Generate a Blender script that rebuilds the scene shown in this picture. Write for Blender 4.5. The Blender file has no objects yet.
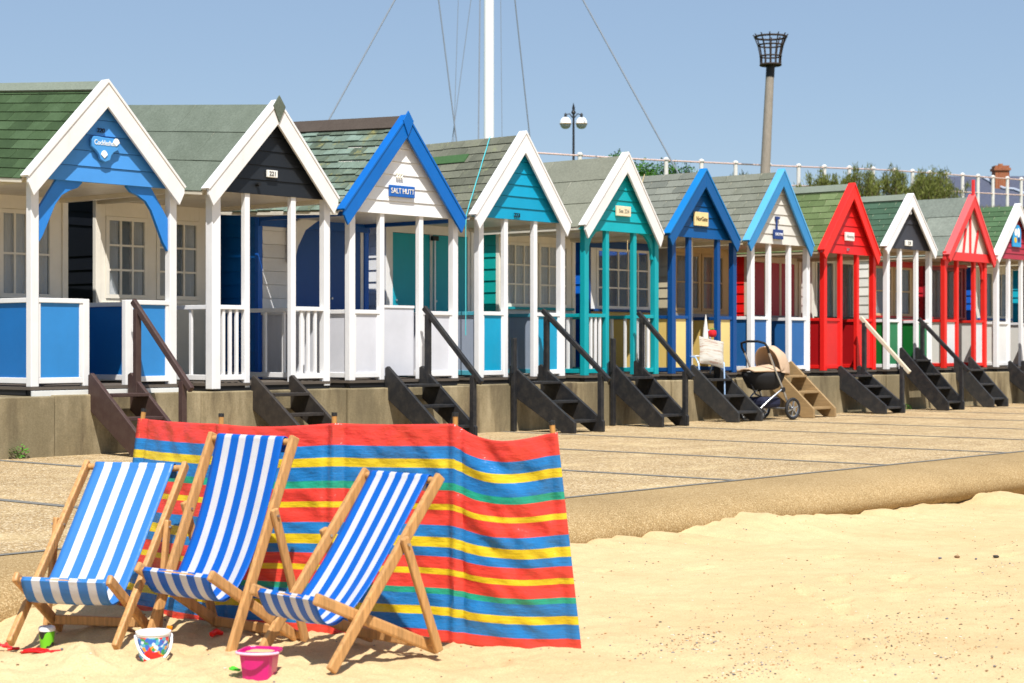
import bpy, math, random
from mathutils import Vector, Matrix, noise
random.seed(7)
S = bpy.context.scene
COL = S.collection
R = math.radians
FLOOR = .645; YF = 14.30; YW = 14.15; SAND = -.20

# ------------------------------------------------------------------ helpers
def tag(o, label=None, cat=None, group=None, kind=None):
    if label: o['label'] = label
    if cat: o['category'] = cat
    if group: o['group'] = group
    if kind: o['kind'] = kind
    return o

def empty(name, loc, rz=0.):
    o = bpy.data.objects.new(name, None); COL.objects.link(o)
    o.location = loc; o.rotation_euler = (0, 0, rz); o.empty_display_size = .2
    return o

def copy_tree(o, parent=None):
    c = o.copy(); COL.objects.link(c); c.parent = parent
    for ch in list(o.children): copy_tree(ch, c)
    return c

class MB:
    def __init__(s):
        s.v = []; s.f = []; s.m = []; s.t = []; s.uv = []
    def add(s, vs, fs, m=0, tone=.5, uvs=None):
        b = len(s.v); s.v += [tuple(p) for p in vs]
        for i, f in enumerate(fs):
            s.f.append(tuple(b + k for k in f)); s.m.append(m); s.t.append(tone)
            s.uv.append([uvs[k] for k in f] if uvs else None)
        return s
    def box(s, x0, x1, y0, y1, z0, z1, m=0, tone=.5):
        vs = [(x, y, z) for z in (z0, z1) for y in (y0, y1) for x in (x0, x1)]
        return s.add(vs, [(0,2,3,1),(4,5,7,6),(0,1,5,4),(2,6,7,3),(0,4,6,2),(1,3,7,5)], m, tone)
    def bar(s, p0, p1, w, h, up=(0,0,1), m=0, tone=.5):
        p0 = Vector(p0); p1 = Vector(p1); d = (p1 - p0).normalized()
        a = d.cross(Vector(up)).normalized(); b = a.cross(d).normalized()
        vs = [p + a*i*w/2 + b*j*h/2 for p in (p0, p1) for i, j in ((-1,-1),(1,-1),(1,1),(-1,1))]
        return s.add(vs, [(3,2,1,0),(4,5,6,7),(0,1,5,4),(1,2,6,5),(2,3,7,6),(3,0,4,7)], m, tone)
    def prism(s, poly, ax, a0, a1, m=0, tone=.5):
        """poly: list of 2D points; ax: axis index extruded"""
        n = len(poly)
        def mk(p, a):
            q = list(p); q.insert(ax, a); return tuple(q)
        vs = [mk(p, a0) for p in poly] + [mk(p, a1) for p in poly]
        fs = [tuple(range(n))[::-1], tuple(range(n, 2*n))] + [(i, (i+1) % n, n+(i+1) % n, n+i) for i in range(n)]
        return s.add(vs, fs, m, tone)
    def tube(s, pts, r, n=8, m=0, tone=.5, cap=True):
        pts = [Vector(p) for p in pts]; rs = r if isinstance(r, (list, tuple)) else [r]*len(pts)
        b = len(s.v); ref = None
        for i, p in enumerate(pts):
            d = (pts[min(i+1, len(pts)-1)] - pts[max(i-1, 0)]).normalized()
            if ref is None:
                ref = Vector((0,0,1)) if abs(d.z) < .9 else Vector((1,0,0))
            a = d.cross(ref).normalized(); c = a.cross(d).normalized(); ref = c
            for k in range(n):
                t = 2*math.pi*k/n; s.v.append(tuple(p + (a*math.cos(t) + c*math.sin(t))*rs[i]))
        def ad(f):
            s.f.append(f); s.m.append(m); s.t.append(tone); s.uv.append(None)
        for i in range(len(pts)-1):
            for k in range(n):
                ad((b+i*n+k, b+i*n+(k+1) % n, b+(i+1)*n+(k+1) % n, b+(i+1)*n+k))
        if cap:
            ad(tuple(b+k for k in range(n))[::-1]); e = b+(len(pts)-1)*n; ad(tuple(e+k for k in range(n)))
        return s
    def lathe(s, prof, n=20, c=(0,0,0), m=0, squash=None):
        b = len(s.v)
        for r, z in prof:
            for k in range(n):
                t = 2*math.pi*k/n; q = 1.
                if squash: q = squash(t)
                s.v.append((c[0]+r*q*math.cos(t), c[1]+r*q*math.sin(t), c[2]+z))
        for i in range(len(prof)-1):
            for k in range(n):
                s.f.append((b+i*n+k, b+i*n+(k+1) % n, b+(i+1)*n+(k+1) % n, b+(i+1)*n+k)); s.m.append(m); s.t.append(.5); s.uv.append(None)
        return s
    def build(s, name, mats, parent=None, loc=None, smooth=False, bevel=0, rot=None, solid=0):
        me = bpy.data.meshes.new(name); me.from_pydata(s.v, [], s.f)
        if not isinstance(mats, (list, tuple)): mats = [mats]
        for m in mats: me.materials.append(m)
        me.polygons.foreach_set('material_index', s.m)
        a = me.attributes.new('tone', 'FLOAT', 'FACE'); a.data.foreach_set('value', s.t)
        if any(u is not None for u in s.uv):
            ul = me.uv_layers.new(name='UVMap'); k = 0
            for u, p in zip(s.uv, me.polygons):
                for j in range(p.loop_total):
                    ul.data[p.loop_start + j].uv = u[j] if u else (0, 0)
        if smooth: me.polygons.foreach_set('use_smooth', [True]*len(me.polygons))
        me.update()
        if smooth: me.set_sharp_from_angle(angle=R(55))
        o = bpy.data.objects.new(name, me); COL.objects.link(o)
        if parent is not None: o.parent = parent
        if loc is not None: o.location = loc
        if rot is not None: o.rotation_euler = rot
        if bevel:
            b = o.modifiers.new('bevel', 'BEVEL'); b.width = bevel; b.segments = 2; b.limit_method = 'ANGLE'; b.angle_limit = R(40)
        if solid:
            b = o.modifiers.new('solid', 'SOLIDIFY'); b.thickness = solid; b.offset = 0
        return o

# ------------------------------------------------------------------ materials
def lin(h):
    h = h.lstrip('#'); c = [int(h[i:i+2], 16)/255 for i in (0, 2, 4)]
    return tuple((x/12.92 if x <= .04045 else ((x+.055)/1.055)**2.4) for x in c)
def sc(c, k): return tuple(min(1, x*k) for x in c)
def c4(c): return (*c, 1.)

class NT:
    def __init__(s, name):
        s.mat = bpy.data.materials.new(name); s.mat.use_nodes = True; s.t = s.mat.node_tree; s.n = s.t.nodes
        s.b = s.n['Principled BSDF']; s.out = s.n['Material Output']
    def node(s, typ, **k):
        n = s.n.new(typ)
        for a, v in k.items():
            if a in n.inputs: n.inputs[a].default_value = v
            else: setattr(n, a, v)
        return n
    def link(s, a, b): s.t.links.new(a, b)
    def coord(s, scale=(1,1,1), kind='Object'):
        c = s.node('ShaderNodeTexCoord'); m = s.node('ShaderNodeMapping'); m.inputs['Scale'].default_value = scale
        s.link(c.outputs[kind], m.inputs['Vector']); return m.outputs[0]
    def noise(s, scale, detail=4, rough=.6, vec=None, sc3=(1,1,1)):
        n = s.node('ShaderNodeTexNoise'); n.inputs['Scale'].default_value = scale; n.inputs['Detail'].default_value = detail
        n.inputs['Roughness'].default_value = rough; s.link(vec or s.coord(sc3), n.inputs['Vector']); return n.outputs['Fac']
    def ramp(s, fac, stops, interp='LINEAR'):
        r = s.node('ShaderNodeValToRGB'); r.color_ramp.interpolation = interp
        e = r.color_ramp.elements
        while len(e) > 1: e.remove(e[-1])
        e[0].position = stops[0][0]; e[0].color = c4(stops[0][1])
        for p, c in stops[1:]:
            x = e.new(p); x.color = c4(c)
        s.link(fac, r.inputs[0]); return r.outputs[0]
    def mix(s, f, a, b, mode='MIX'):
        m = s.node('ShaderNodeMix'); m.data_type = 'RGBA'; m.blend_type = mode
        for i, v in ((0, f), (6, a), (7, b)):
            if isinstance(v, (int, float)): m.inputs[i].default_value = v
            elif isinstance(v, tuple): m.inputs[i].default_value = c4(v[:3])
            else: s.link(v, m.inputs[i])
        return m.outputs[2]
    def math(s, op, a, b=0.):
        m = s.node('ShaderNodeMath'); m.operation = op
        for i, v in ((0, a), (1, b)):
            if isinstance(v, (int, float)): m.inputs[i].default_value = v
            else: s.link(v, m.inputs[i])
        return m.outputs[0]
    def bump(s, h, strength=.3, dist=.01, prev=None):
        b = s.node('ShaderNodeBump'); b.inputs['Strength'].default_value = strength; b.inputs['Distance'].default_value = dist
        s.link(h, b.inputs['Height'])
        if prev: s.link(prev, b.inputs['Normal'])
        s.link(b.outputs[0], s.b.inputs['Normal']); return b.outputs[0]
    def fin(s, col=None, rough=.5, spec=.4, metal=0):
        if col is not None:
            if isinstance(col, tuple): s.b.inputs['Base Color'].default_value = c4(col)
            else: s.link(col, s.b.inputs['Base Color'])
        s.b.inputs['Roughness'].default_value = rough; s.b.inputs['Specular IOR Level'].default_value = spec
        s.b.inputs['Metallic'].default_value = metal
        return s.mat

CACHE = {}
def paint(h, rough=.42, wear=.5):
    k = ('p', h, rough, wear)
    if k in CACHE: return CACHE[k]
    t = NT('paint_' + h); c = lin(h)
    big = t.noise(2.2, 5, .65); fine = t.noise(55, 3, .6, sc3=(1, 1, 1))
    streak = t.noise(9, 5, .7, sc3=(1, 1, .12))
    a = t.mix(t.ramp(big, [(.35, (0,0,0)), (.7, (1,1,1))]), sc(c, .93), sc(c, 1.05))
    dirt = tuple(x*.55 + y for x, y in zip(c, (.02, .016, .01)))
    tn = t.node('ShaderNodeAttribute', attribute_name='tone'); a = t.mix(1., a, t.ramp(tn.outputs['Fac'], [(0., (.88,.88,.88)), (.5, (1,1,1)), (1., (1.05,1.05,1.05))]), 'MULTIPLY')
    m = t.math('MULTIPLY', t.ramp(streak, [(.56, (0,0,0)), (.78, (1,1,1))]), wear*.45)
    a = t.mix(m, a, dirt)
    chip = t.ramp(t.noise(34, 6, .75), [(.735, (0,0,0)), (.75, (1,1,1))])
    a = t.mix(t.math('MULTIPLY', chip, wear), a, (.30, .24, .17) if max(c) > .1 else (.12, .11, .10))
    if wear > .85 and max(c) < .4:
        du = t.ramp(t.noise(11, 6, .75), [(.42, (0,0,0)), (.72, (1,1,1))]); a = t.mix(t.math('MULTIPLY', du, .13), a, (.22, .18, .13))
    t.bump(t.math('ADD', fine, t.math('MULTIPLY', streak, 1.2)), .22, .0025)
    CACHE[k] = t.fin(a, rough, .35); return CACHE[k]

def wood(h, dark=.6, scale=1., rough=.5, along='z'):
    k = ('w', h, dark, scale, along)
    if k in CACHE: return CACHE[k]
    t = NT('wood_' + h); c = lin(h)
    s3 = dict(z=(18, 18, 1.2), y=(18, 1.2, 18), x=(1.2, 18, 18))[along]
    g = t.noise(3.*scale, 6, .65, sc3=s3); b = t.noise(4, 3)
    a = t.ramp(g, [(.3, sc(c, dark)), (.55, c), (.8, sc(c, 1.18))])
    a = t.mix(t.ramp(b, [(.4, (0,0,0)), (.75, (.5,.5,.5))]), a, sc(c, .75))
    t.bump(g, .3, .002); CACHE[k] = t.fin(a, rough, .35); return CACHE[k]

def roofmat(name, stops, lichen=None, gran=60):
    t = NT(name); at = t.node('ShaderNodeAttribute', attribute_name='tone')
    n = t.noise(3.5, 5, .7); f = t.noise(gran, 3, .7)
    x = t.math('ADD', t.math('MULTIPLY', at.outputs['Fac'], .38), t.math('MULTIPLY', n, .62))
    a = t.ramp(x, [(p, lin(c)) for p, c in stops])
    a = t.mix(.55, a, t.ramp(f, [(.3, (.45,.45,.45)), (.7, (1,1,1))]), 'MULTIPLY')
    a = t.mix(1., a, (1.12, 1.12, 1.12), 'MULTIPLY')
    if lichen:
        l = t.ramp(t.noise(6, 6, .75), [(.56, (0,0,0)), (.66, (1,1,1))])
        a = t.mix(t.math('MULTIPLY', l, .8), a, lin(lichen))
    t.bump(f, .5, .004); return t.fin(a, .92, .15)

def plain(name, h, rough=.5, metal=0, spec=.4, var=.1, scale=20):
    k = ('q', name, h)
    if k in CACHE: return CACHE[k]
    t = NT(name); c = lin(h); n = t.noise(scale, 4, .6)
    a = t.mix(n, sc(c, 1-var*1.5), sc(c, 1+var)); t.bump(n, .1, .002)
    CACHE[k] = t.fin(a, rough, spec, metal); return CACHE[k]

def glassmat():
    t = NT('window_glass'); t.fin((.30, .34, .36), .04, .8); t.b.inputs['Alpha'].default_value = .22
    return t.mat
GLASS = glassmat()
CURT = plain('net_curtain', '#eef0f2', .9, var=.05)
CURTB = plain('blue_curtain', '#9fb2c8', .9, var=.08)
CURTT = plain('tan_blind', '#8a6a48', .9, var=.12)
CURTG = plain('green_blind', '#2c4a3c', .9, var=.12)
INTER = plain('interior', '#2b2724', .9)
BLACKB = paint('#1d1d1f', .6, .6)
METAL = plain('steel', '#b9bcc0', .3, .9)
IRON = plain('black_iron', '#17181a', .5)

# concrete, promenade, sea wall, sand
def mk_wall():
    t = NT('hut_terrace_concrete')
    st = t.noise(2.6, 6, .65, sc3=(1, 1, .22)); bl = t.noise(1.6, 5, .65, sc3=(1, 1, .6)); f = t.noise(70, 4, .7)
    a = t.ramp(st, [(.36, lin('#5e5344')), (.5, lin('#94866a')), (.66, lin('#b3a486'))])
    a = t.mix(t.ramp(bl, [(.42, (0,0,0)), (.62, (.75,.75,.75))]), a, lin('#7a7059'))
    a = t.mix(.5, a, t.ramp(f, [(.3, (.6,.58,.52)), (.65, (1.1,1.08,1.0))]), 'MULTIPLY')
    t.bump(f, .6, .006); return t.fin(a, .95, .1)
def gravel(name, c1, c2, c3, sc1=75, amp=.6, sandy=True, hi='#dccdb0'):
    t = NT(name); v = t.node('ShaderNodeTexVoronoi'); v.inputs['Scale'].default_value = sc1; t.link(t.coord(), v.inputs['Vector'])
    sep = t.node('ShaderNodeSeparateColor'); t.link(v.outputs['Color'], sep.inputs[0])
    a = t.ramp(sep.outputs[0], [(0., lin(c1)), (.45, lin(c2)), (.8, lin(c3)), (.96, lin(hi))])
    pa = t.noise(.9, 6, .65); a = t.mix(1., a, t.ramp(pa, [(.3, (.86,.84,.80)), (.6, (1.05,1.04,1.02))]), 'MULTIPLY')
    if sandy:
        s = t.ramp(t.noise(1.7, 7, .7, sc3=(.6, 1.3, 1)), [(.50, (0,0,0)), (.68, (1,1,1))]); a = t.mix(t.math('MULTIPLY', s, .5), a, lin('#cdb68a'))
    t.bump(t.math('SUBTRACT', 1., v.outputs['Distance']), amp, .006); return t.fin(a, .9, .15)
def mk_sand():
    t = NT('sand')
    g = t.noise(260, 3, .7); m = t.noise(7, 6, .7); b = t.noise(.8, 5, .6); q = t.noise(60, 5, .75)
    a = t.ramp(b, [(.3, lin('#c7ac80')), (.7, lin('#d6bc90'))])
    g2 = t.noise(120, 4, .8); a = t.mix(.9, a, t.ramp(g2, [(.32, (.74,.72,.70)), (.6, (1.06,1.06,1.06))]), 'MULTIPLY')
    a = t.mix(.6, a, t.ramp(m, [(.3, (.88,.86,.82)), (.6, (1.04,1.04,1.02))]), 'MULTIPLY')
    sp = t.ramp(q, [(.70, (0,0,0)), (.76, (1,1,1))]); a = t.mix(t.math('MULTIPLY', sp, .55), a, lin('#9a7a52'))
    b1 = t.bump(m, .5, .03); t.bump(t.math('ADD', g, q), .5, .006, b1); return t.fin(a, .95, .1)
M_WALL = mk_wall()
M_PROM = gravel('promenade_aggregate', '#7a6549', '#a0875f', '#b89e76', 95, .22)
M_NOSE = gravel('seawall_pebbledash', '#86704c', '#9a8058', '#a89068', 165, .10, False, '#b8a27c')
M_SAND = mk_sand()

# ------------------------------------------------------------------ ground
def zsand(x, y):
    base = SAND
    if x > 8: base -= .11*min(1, (x-8)/6)*max(0, min(1, (y-2)/4))
    n = noise.fractal(Vector((x*.9, y*.9, 3.)), .9, 2.1, 5)*.022
    n += noise.fractal(Vector((x*5, y*5, 9.)), .8, 2.1, 4)*.007
    # drift piled against the sea wall
    if y > 5.6:
        k = min(1, (y-5.6)/1.2); n += k*k*(.035 + .12*noise.fractal(Vector((x*1.3, 0, 5.)), .9, 2.2, 6) + .02*abs(noise.noise(Vector((x*6, y*4, 7)))))
        if x < 6.2: n -= k*k*.03
    # scuffed mounds in front of the chairs
    for mx, my, a, r in MOUNDS:
        d = ((x-mx)**2 + (y-my)**2)/(r*r)
        if d < 6: n += a*math.exp(-d)*(1 + (.5 if r < .2 else 0)*noise.noise(Vector((x*14, y*14, 1))))
    for fx, fy, fa in FEET:
        dx_, dy_ = x-fx, y-fy; u_ = dx_*math.cos(fa)+dy_*math.sin(fa); v_ = -dx_*math.sin(fa)+dy_*math.cos(fa)
        q_ = (u_/.13)**2 + (v_/.05)**2
        if q_ < 5: n += -.022*math.exp(-q_*1.6) + .010*math.exp(-(q_-1.9)**2*2)
    near = max(0, 1 - math.hypot(x-4.6, y-5.6)/1.7)
    if near > 0: n += near*.024*noise.fractal(Vector((x*8, y*8, 2.)), .7, 2.2, 5)
    return base + n
MOUNDS = [(4.72, 5.12, .033, .33), (4.40, 6.17, .022, .28), (4.22, 5.86, .06, .12), (4.10, 5.72, .045, .10), (4.36, 5.60, .02, .05), (4.30, 5.98, .03, .06), (4.52, 5.45, .018, .06), (4.15, 5.35, .02, .07), (4.42, 5.82, .025, .09), (4.3, 5.5, .02, .09), (4.05, 6.05, .02, .12), (4.62, 6.30, .03, .12),
          (4.5, 5.25, -.012, .10), (4.25, 5.25, .012, .09), (5.4, 4.45, .01, .15)]
FEET = []
_r = random.Random(11)
for x0_, y0_, a_, k_ in ((4.9, 4.3, .9, 5), (6.0, 3.6, .55, 6), (4.0, 5.1, -.9, 3), (9.3, 5.6, 2.9, 6), (7.6, 4.4, .2, 7)):
    for i_ in range(k_):
        FEET.append((x0_ + i_*.52*math.cos(a_) + (.09 if i_ % 2 else -.09)*math.sin(a_), y0_ + i_*.52*math.sin(a_) - (.09 if i_ % 2 else -.09)*math.cos(a_), a_ + _r.uniform(-.2, .2)))
def axis(lo, hi, fine0, fine1, st, grow=1.35):
    a = []; x = fine0
    while x < fine1: a.append(x); x += st
    s = st
    while x < hi: a.append(x); s *= grow; x += s
    a.append(hi); x = fine0; s = st; b = []
    while x > lo: s *= grow; x -= s; b.append(max(x, lo))
    return sorted(set(b)) + a
def grid(xs, ys, zf):
    m = MB(); nx, ny = len(xs), len(ys)
    m.v = [(x, y, zf(x, y)) for y in ys for x in xs]
    m.f = [(j*nx+i, j*nx+i+1, (j+1)*nx+i+1, (j+1)*nx+i) for j in range(ny-1) for i in range(nx-1)]
    m.m = [0]*len(m.f); m.t = [.5]*len(m.f); m.uv = [None]*len(m.f); return m
def finexs():
    a = axis(-250, 400, 3.3, 8., .022); return a
xs = [x for x in axis(-250, 400, 3.3, 6.4, .018) if x <= 6.4]
x = 6.4; st = .018
while x < 18: x += st; st = min(.045, st*1.01); xs.append(x)
while x < 400: st *= 1.3; x += st; xs.append(x)
ys = [y for y in axis(-300, 7.6, 3.8, 7.6, .022)]
tag(grid(xs, ys, zsand).build('sand_beach', M_SAND, smooth=True), kind='structure')

# promenade sheet and its rounded sea wall nose
m = MB(); m.add([(-250, 7.7, 0), (400, 7.7, 0), (400, 14.4, 0), (-250, 14.4, 0)], [(0, 1, 2, 3)])
tag(m.build('promenade', M_PROM), kind='structure')
prof = [(7.7, 0), (7.6, -.001), (7.48, -.004), (7.36, -.011), (7.24, -.024), (7.14, -.045), (7.06, -.076), (7.0, -.118), (6.97, -.165), (6.975, -.215), (7.01, -.262), (7.06, -.30), (7.12, -.34), (7.14, -.40), (7.14, -1.2)]
m = MB(); xx = [-250, -60, -10] + [i*.5 for i in range(0, 90)] + [60, 120, 400]
for a in xx:
    for y, z in prof:
        w = .012*noise.noise(Vector((a*.8, y*3, z*3))) if z < -.01 else 0
        m.v.append((a, y + w, z))
n = len(prof)
for i in range(len(xx)-1):
    for k in range(n-1):
        m.f.append((i*n+k, i*n+k+1, (i+1)*n+k+1, (i+1)*n+k)); m.m.append(0); m.t.append(.5); m.uv.append(None)
tag(m.build('sea_wall', M_NOSE, smooth=True), kind='structure')
# tar joints in the promenade
JOINT = plain('joint_filler', '#77736a', .9, var=.25, scale=9)
m = MB(); z = .004
def wob(x, y): return .008*noise.noise(Vector((x*2.1, y*2.1, 4)))
for X in [6.85 + 2.33*i for i in range(-3, 18)]:
    N = 24
    for i in range(N):
        y0, y1 = 7.72 + 6.42*i/N, 7.72 + 6.42*(i+1)/N
        a, b = wob(X, y0), wob(X, y1)
        m.add([(X-.045+a, y0, z), (X+.045+a, y0, z), (X+.045+b, y1, z), (X-.045+b, y1, z)], [(0, 1, 2, 3)])
for i in range(160):
    x0, x1 = -5 + i*.4, -5 + (i+1)*.4; a, b = wob(x0, 7.7), wob(x1, 7.7)
    m.add([(x0, 7.67+a, z), (x1, 7.67+b, z), (x1, 7.725+b, z), (x0, 7.725+a, z)], [(0, 1, 2, 3)])
tag(m.build('promenade_joints', JOINT), kind='structure')

# terrace wall
m = MB(); xj = [-40, 2.0, 5.2, 7.6, 9.86, 11.6, 13.62, 15.62, 17.6, 19.62, 21.55, 23.5, 25.4, 27.35, 29.3, 31.3, 33.4, 36, 60, 120]
for i, (a, b) in enumerate(zip(xj, xj[1:])):
    o = .012*((i*7) % 3 - 1)
    m.box(a+.006, b-.006, YW+o, 17.9, -.3, .56 + .004*((i*5) % 3), tone=random.random())
tag(m.build('terrace_wall', M_WALL, bevel=.012), 'low weathered concrete wall the row of beach huts stands on', 'wall')

# bank and cliff top behind the huts
def interp(x, ks):
    if x <= ks[0][0]: return ks[0][1]
    for (a, b), (c, d) in zip(ks, ks[1:]):
        if x <= c: return b + (d-b)*(x-a)/(c-a)
    return ks[-1][1]
CREST = [(-200, 2.5), (10, 3.6), (30, 5.0), (53, 6.6), (65, 6.85), (73, 7.05), (80, 7.4), (90, 7.9), (101, 8.2), (400, 8.6)]
def zbank(x, y):
    c = interp(x, CREST)
    if y < 18.2: return .5
    if y < 39: k = (y-18.2)/20.8; k = k*k*(3-2*k); return .5 + (c-.5)*k + .25*noise.noise(Vector((x*.4, y*.4, 0)))*k*(1-k)*4
    return c + (.05*noise.noise(Vector((x*.3, y*.3, 0))) if y < 60 else 0) - (0 if y < 46 else min(1.2, (y-46)*.03))
t = NT('bank_grass'); n1 = t.noise(1.3, 6, .7); n2 = t.noise(14, 4, .7)
a = t.ramp(n1, [(.35, lin('#4a5a26')), (.6, lin('#6f7638')), (.75, lin('#8c8050'))]); a = t.mix(.6, a, t.ramp(n2, [(.3, (.55,.55,.5)), (.7, (1.1,1.1,1))]), 'MULTIPLY')
t.bump(n2, .8, .05); M_BANK = t.fin(a, .95, .1)
tag(grid(axis(-300, 500, 0, 110, 2.), axis(17.85, 700, 17.9, 48, 1.2), zbank).build('grass_bank', M_BANK, smooth=True), kind='structure')

# ------------------------------------------------------------------ lettering
def lettering(txt, size, parent, loc, mat, rx=90, name='lettering', ext=.002, squeeze=1.):
    cu = bpy.data.curves.new('txt', 'FONT'); cu.body = txt; cu.size = size; cu.extrude = ext; cu.align_x = 'CENTER'; cu.align_y = 'CENTER'
    o = bpy.data.objects.new('txt', cu); COL.objects.link(o)
    dg = bpy.context.evaluated_depsgraph_get(); me = bpy.data.meshes.new_from_object(o.evaluated_get(dg)); me.name = name
    COL.objects.unlink(o); bpy.data.objects.remove(o)
    me.materials.clear(); me.materials.append(mat)
    q = bpy.data.objects.new(name, me); COL.objects.link(q); q.parent = parent; q.location = loc; q.rotation_euler = (R(rx), 0, 0); q.scale = (squeeze, 1, 1)
    return q

# ------------------------------------------------------------------ beach huts
def shingles(m, A, B, y0, y1, step, tab, jit, mi=0, thick=.012, base=.0, rndlen=.0):
    """courses down the slope from ridge A to eave B, both (x, z)"""
    A = Vector((A[0], 0, A[1])); B = Vector((B[0], 0, B[1])); d = B - A; Ln = d.length; d /= Ln
    nrm = Vector((-d.z, 0, d.x)) if d.x > 0 else Vector((d.z, 0, -d.x))
    if nrm.z < 0: nrm = -nrm
    flip = d.x > 0
    n = max(1, round(Ln/step)); e = Ln/n
    for k in range(n):
        s0, s1 = k*e, (k+1)*e
        y = y0 - (tab*.5 if k % 2 else 0) - random.random()*tab*.1
        while y < y1:
            a, b = max(y, y0), min(y + tab - .006, y1); y += tab
            if b - a < .02: continue
            j = random.uniform(0, jit); s1j = min(s1 + random.uniform(-rndlen, rndlen), Ln + .004); tn = random.random()
            P = [A + d*s0 + nrm*(base + .002) + Vector((0, a, 0)), A + d*s0 + nrm*(base + .002) + Vector((0, b, 0)),
                 A + d*s1j + nrm*(base + thick + j) + Vector((0, b, 0)), A + d*s1j + nrm*(base + thick + j) + Vector((0, a, 0)),
                 A + d*s1j + nrm*(base - .002) + Vector((0, b, 0)), A + d*s1j + nrm*(base - .002) + Vector((0, a, 0))]
            F = [(0, 3, 2, 1), (3, 5, 4, 2), (0, 5, 3), (1, 2, 4)]
            if not flip: F = [tuple(reversed(f)) for f in F]
            m.add(P, F, mi, tn)

def planks(m, x0, x1, z0, z1, y, step, axis_='x', face=-1, clip=None, mi=0):
    """horizontal boarding: 'x' on a front (plane y), 'y' on a side (plane x=y); lower edges stand proud"""
    n = max(1, round((z1-z0)/step)); e = (z1-z0)/n
    for k in range(n):
        a, b = z0 + k*e, z0 + (k+1)*e - .006
        if clip:
            (l0, r0), (l1, r1) = clip(a), clip(b)
        else: l0, r0, l1, r1 = x0, x1, x0, x1
        if r0 - l0 < .01: continue
        if r1 < l1: r1 = l1 = (l1+r1)/2
        o0, o1 = .016*face, .004*face; bk = -.01*face
        q = [(l0, o0, a), (r0, o0, a), (r1, o1, b), (l1, o1, b), (l0, bk, a), (r0, bk, a), (r1, bk, b), (l1, bk, b)]
        if axis_ == 'x': vs = [(p[0], y + p[1], p[2]) for p in q]
        else: vs = [(y + p[1], p[0], p[2]) for p in q]
        m.add(vs, [(0,1,2,3), (7,6,5,4), (4,5,1,0), (3,2,6,7), (0,3,7,4), (1,5,6,2)], mi, random.random())
        # dark gap strip
    return m

def wall_open(m, x0, x1, z0, z1, y0, y1, ops):
    cur = x0
    for a, b, c, d in sorted(ops):
        if a > cur: m.box(cur, a, y0, y1, z0, z1)
        if c > z0: m.box(a, b, y0, y1, z0, c)
        if d < z1: m.box(a, b, y0, y1, d, z1)
        cur = b
    if cur < x1: m.box(cur, x1, y0, y1, z0, z1)

def scroll_bracket(root, xp, zt, s, mat, big=True):
    """timber bracket between post and gable; s=+1 springs to the right"""
    k = 1.0 if big else .62
    if big:
        out = [(0, -.66), (.06, -.57), (.13, -.42), (.20, -.27), (.27, -.18), (.36, -.13), (.45, -.10), (.50, -.05), (.50, .01), (.44, .035), (.26, .035), (.0, -.34)]
    else:
        out = [(0, -.50), (.05, -.50), (.07, -.33), (.14, -.20), (.30, -.08), (.45, -.06), (.45, 0), (.22, 0), (.10, -.08), (0, -.22)]
    m = MB(); m.prism([(xp + s*a*k, zt + b*(k if big else .75)) for a, b in out], 1, -.012, .028)
    return m.build('bracket', mat, root, bevel=.003)

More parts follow.
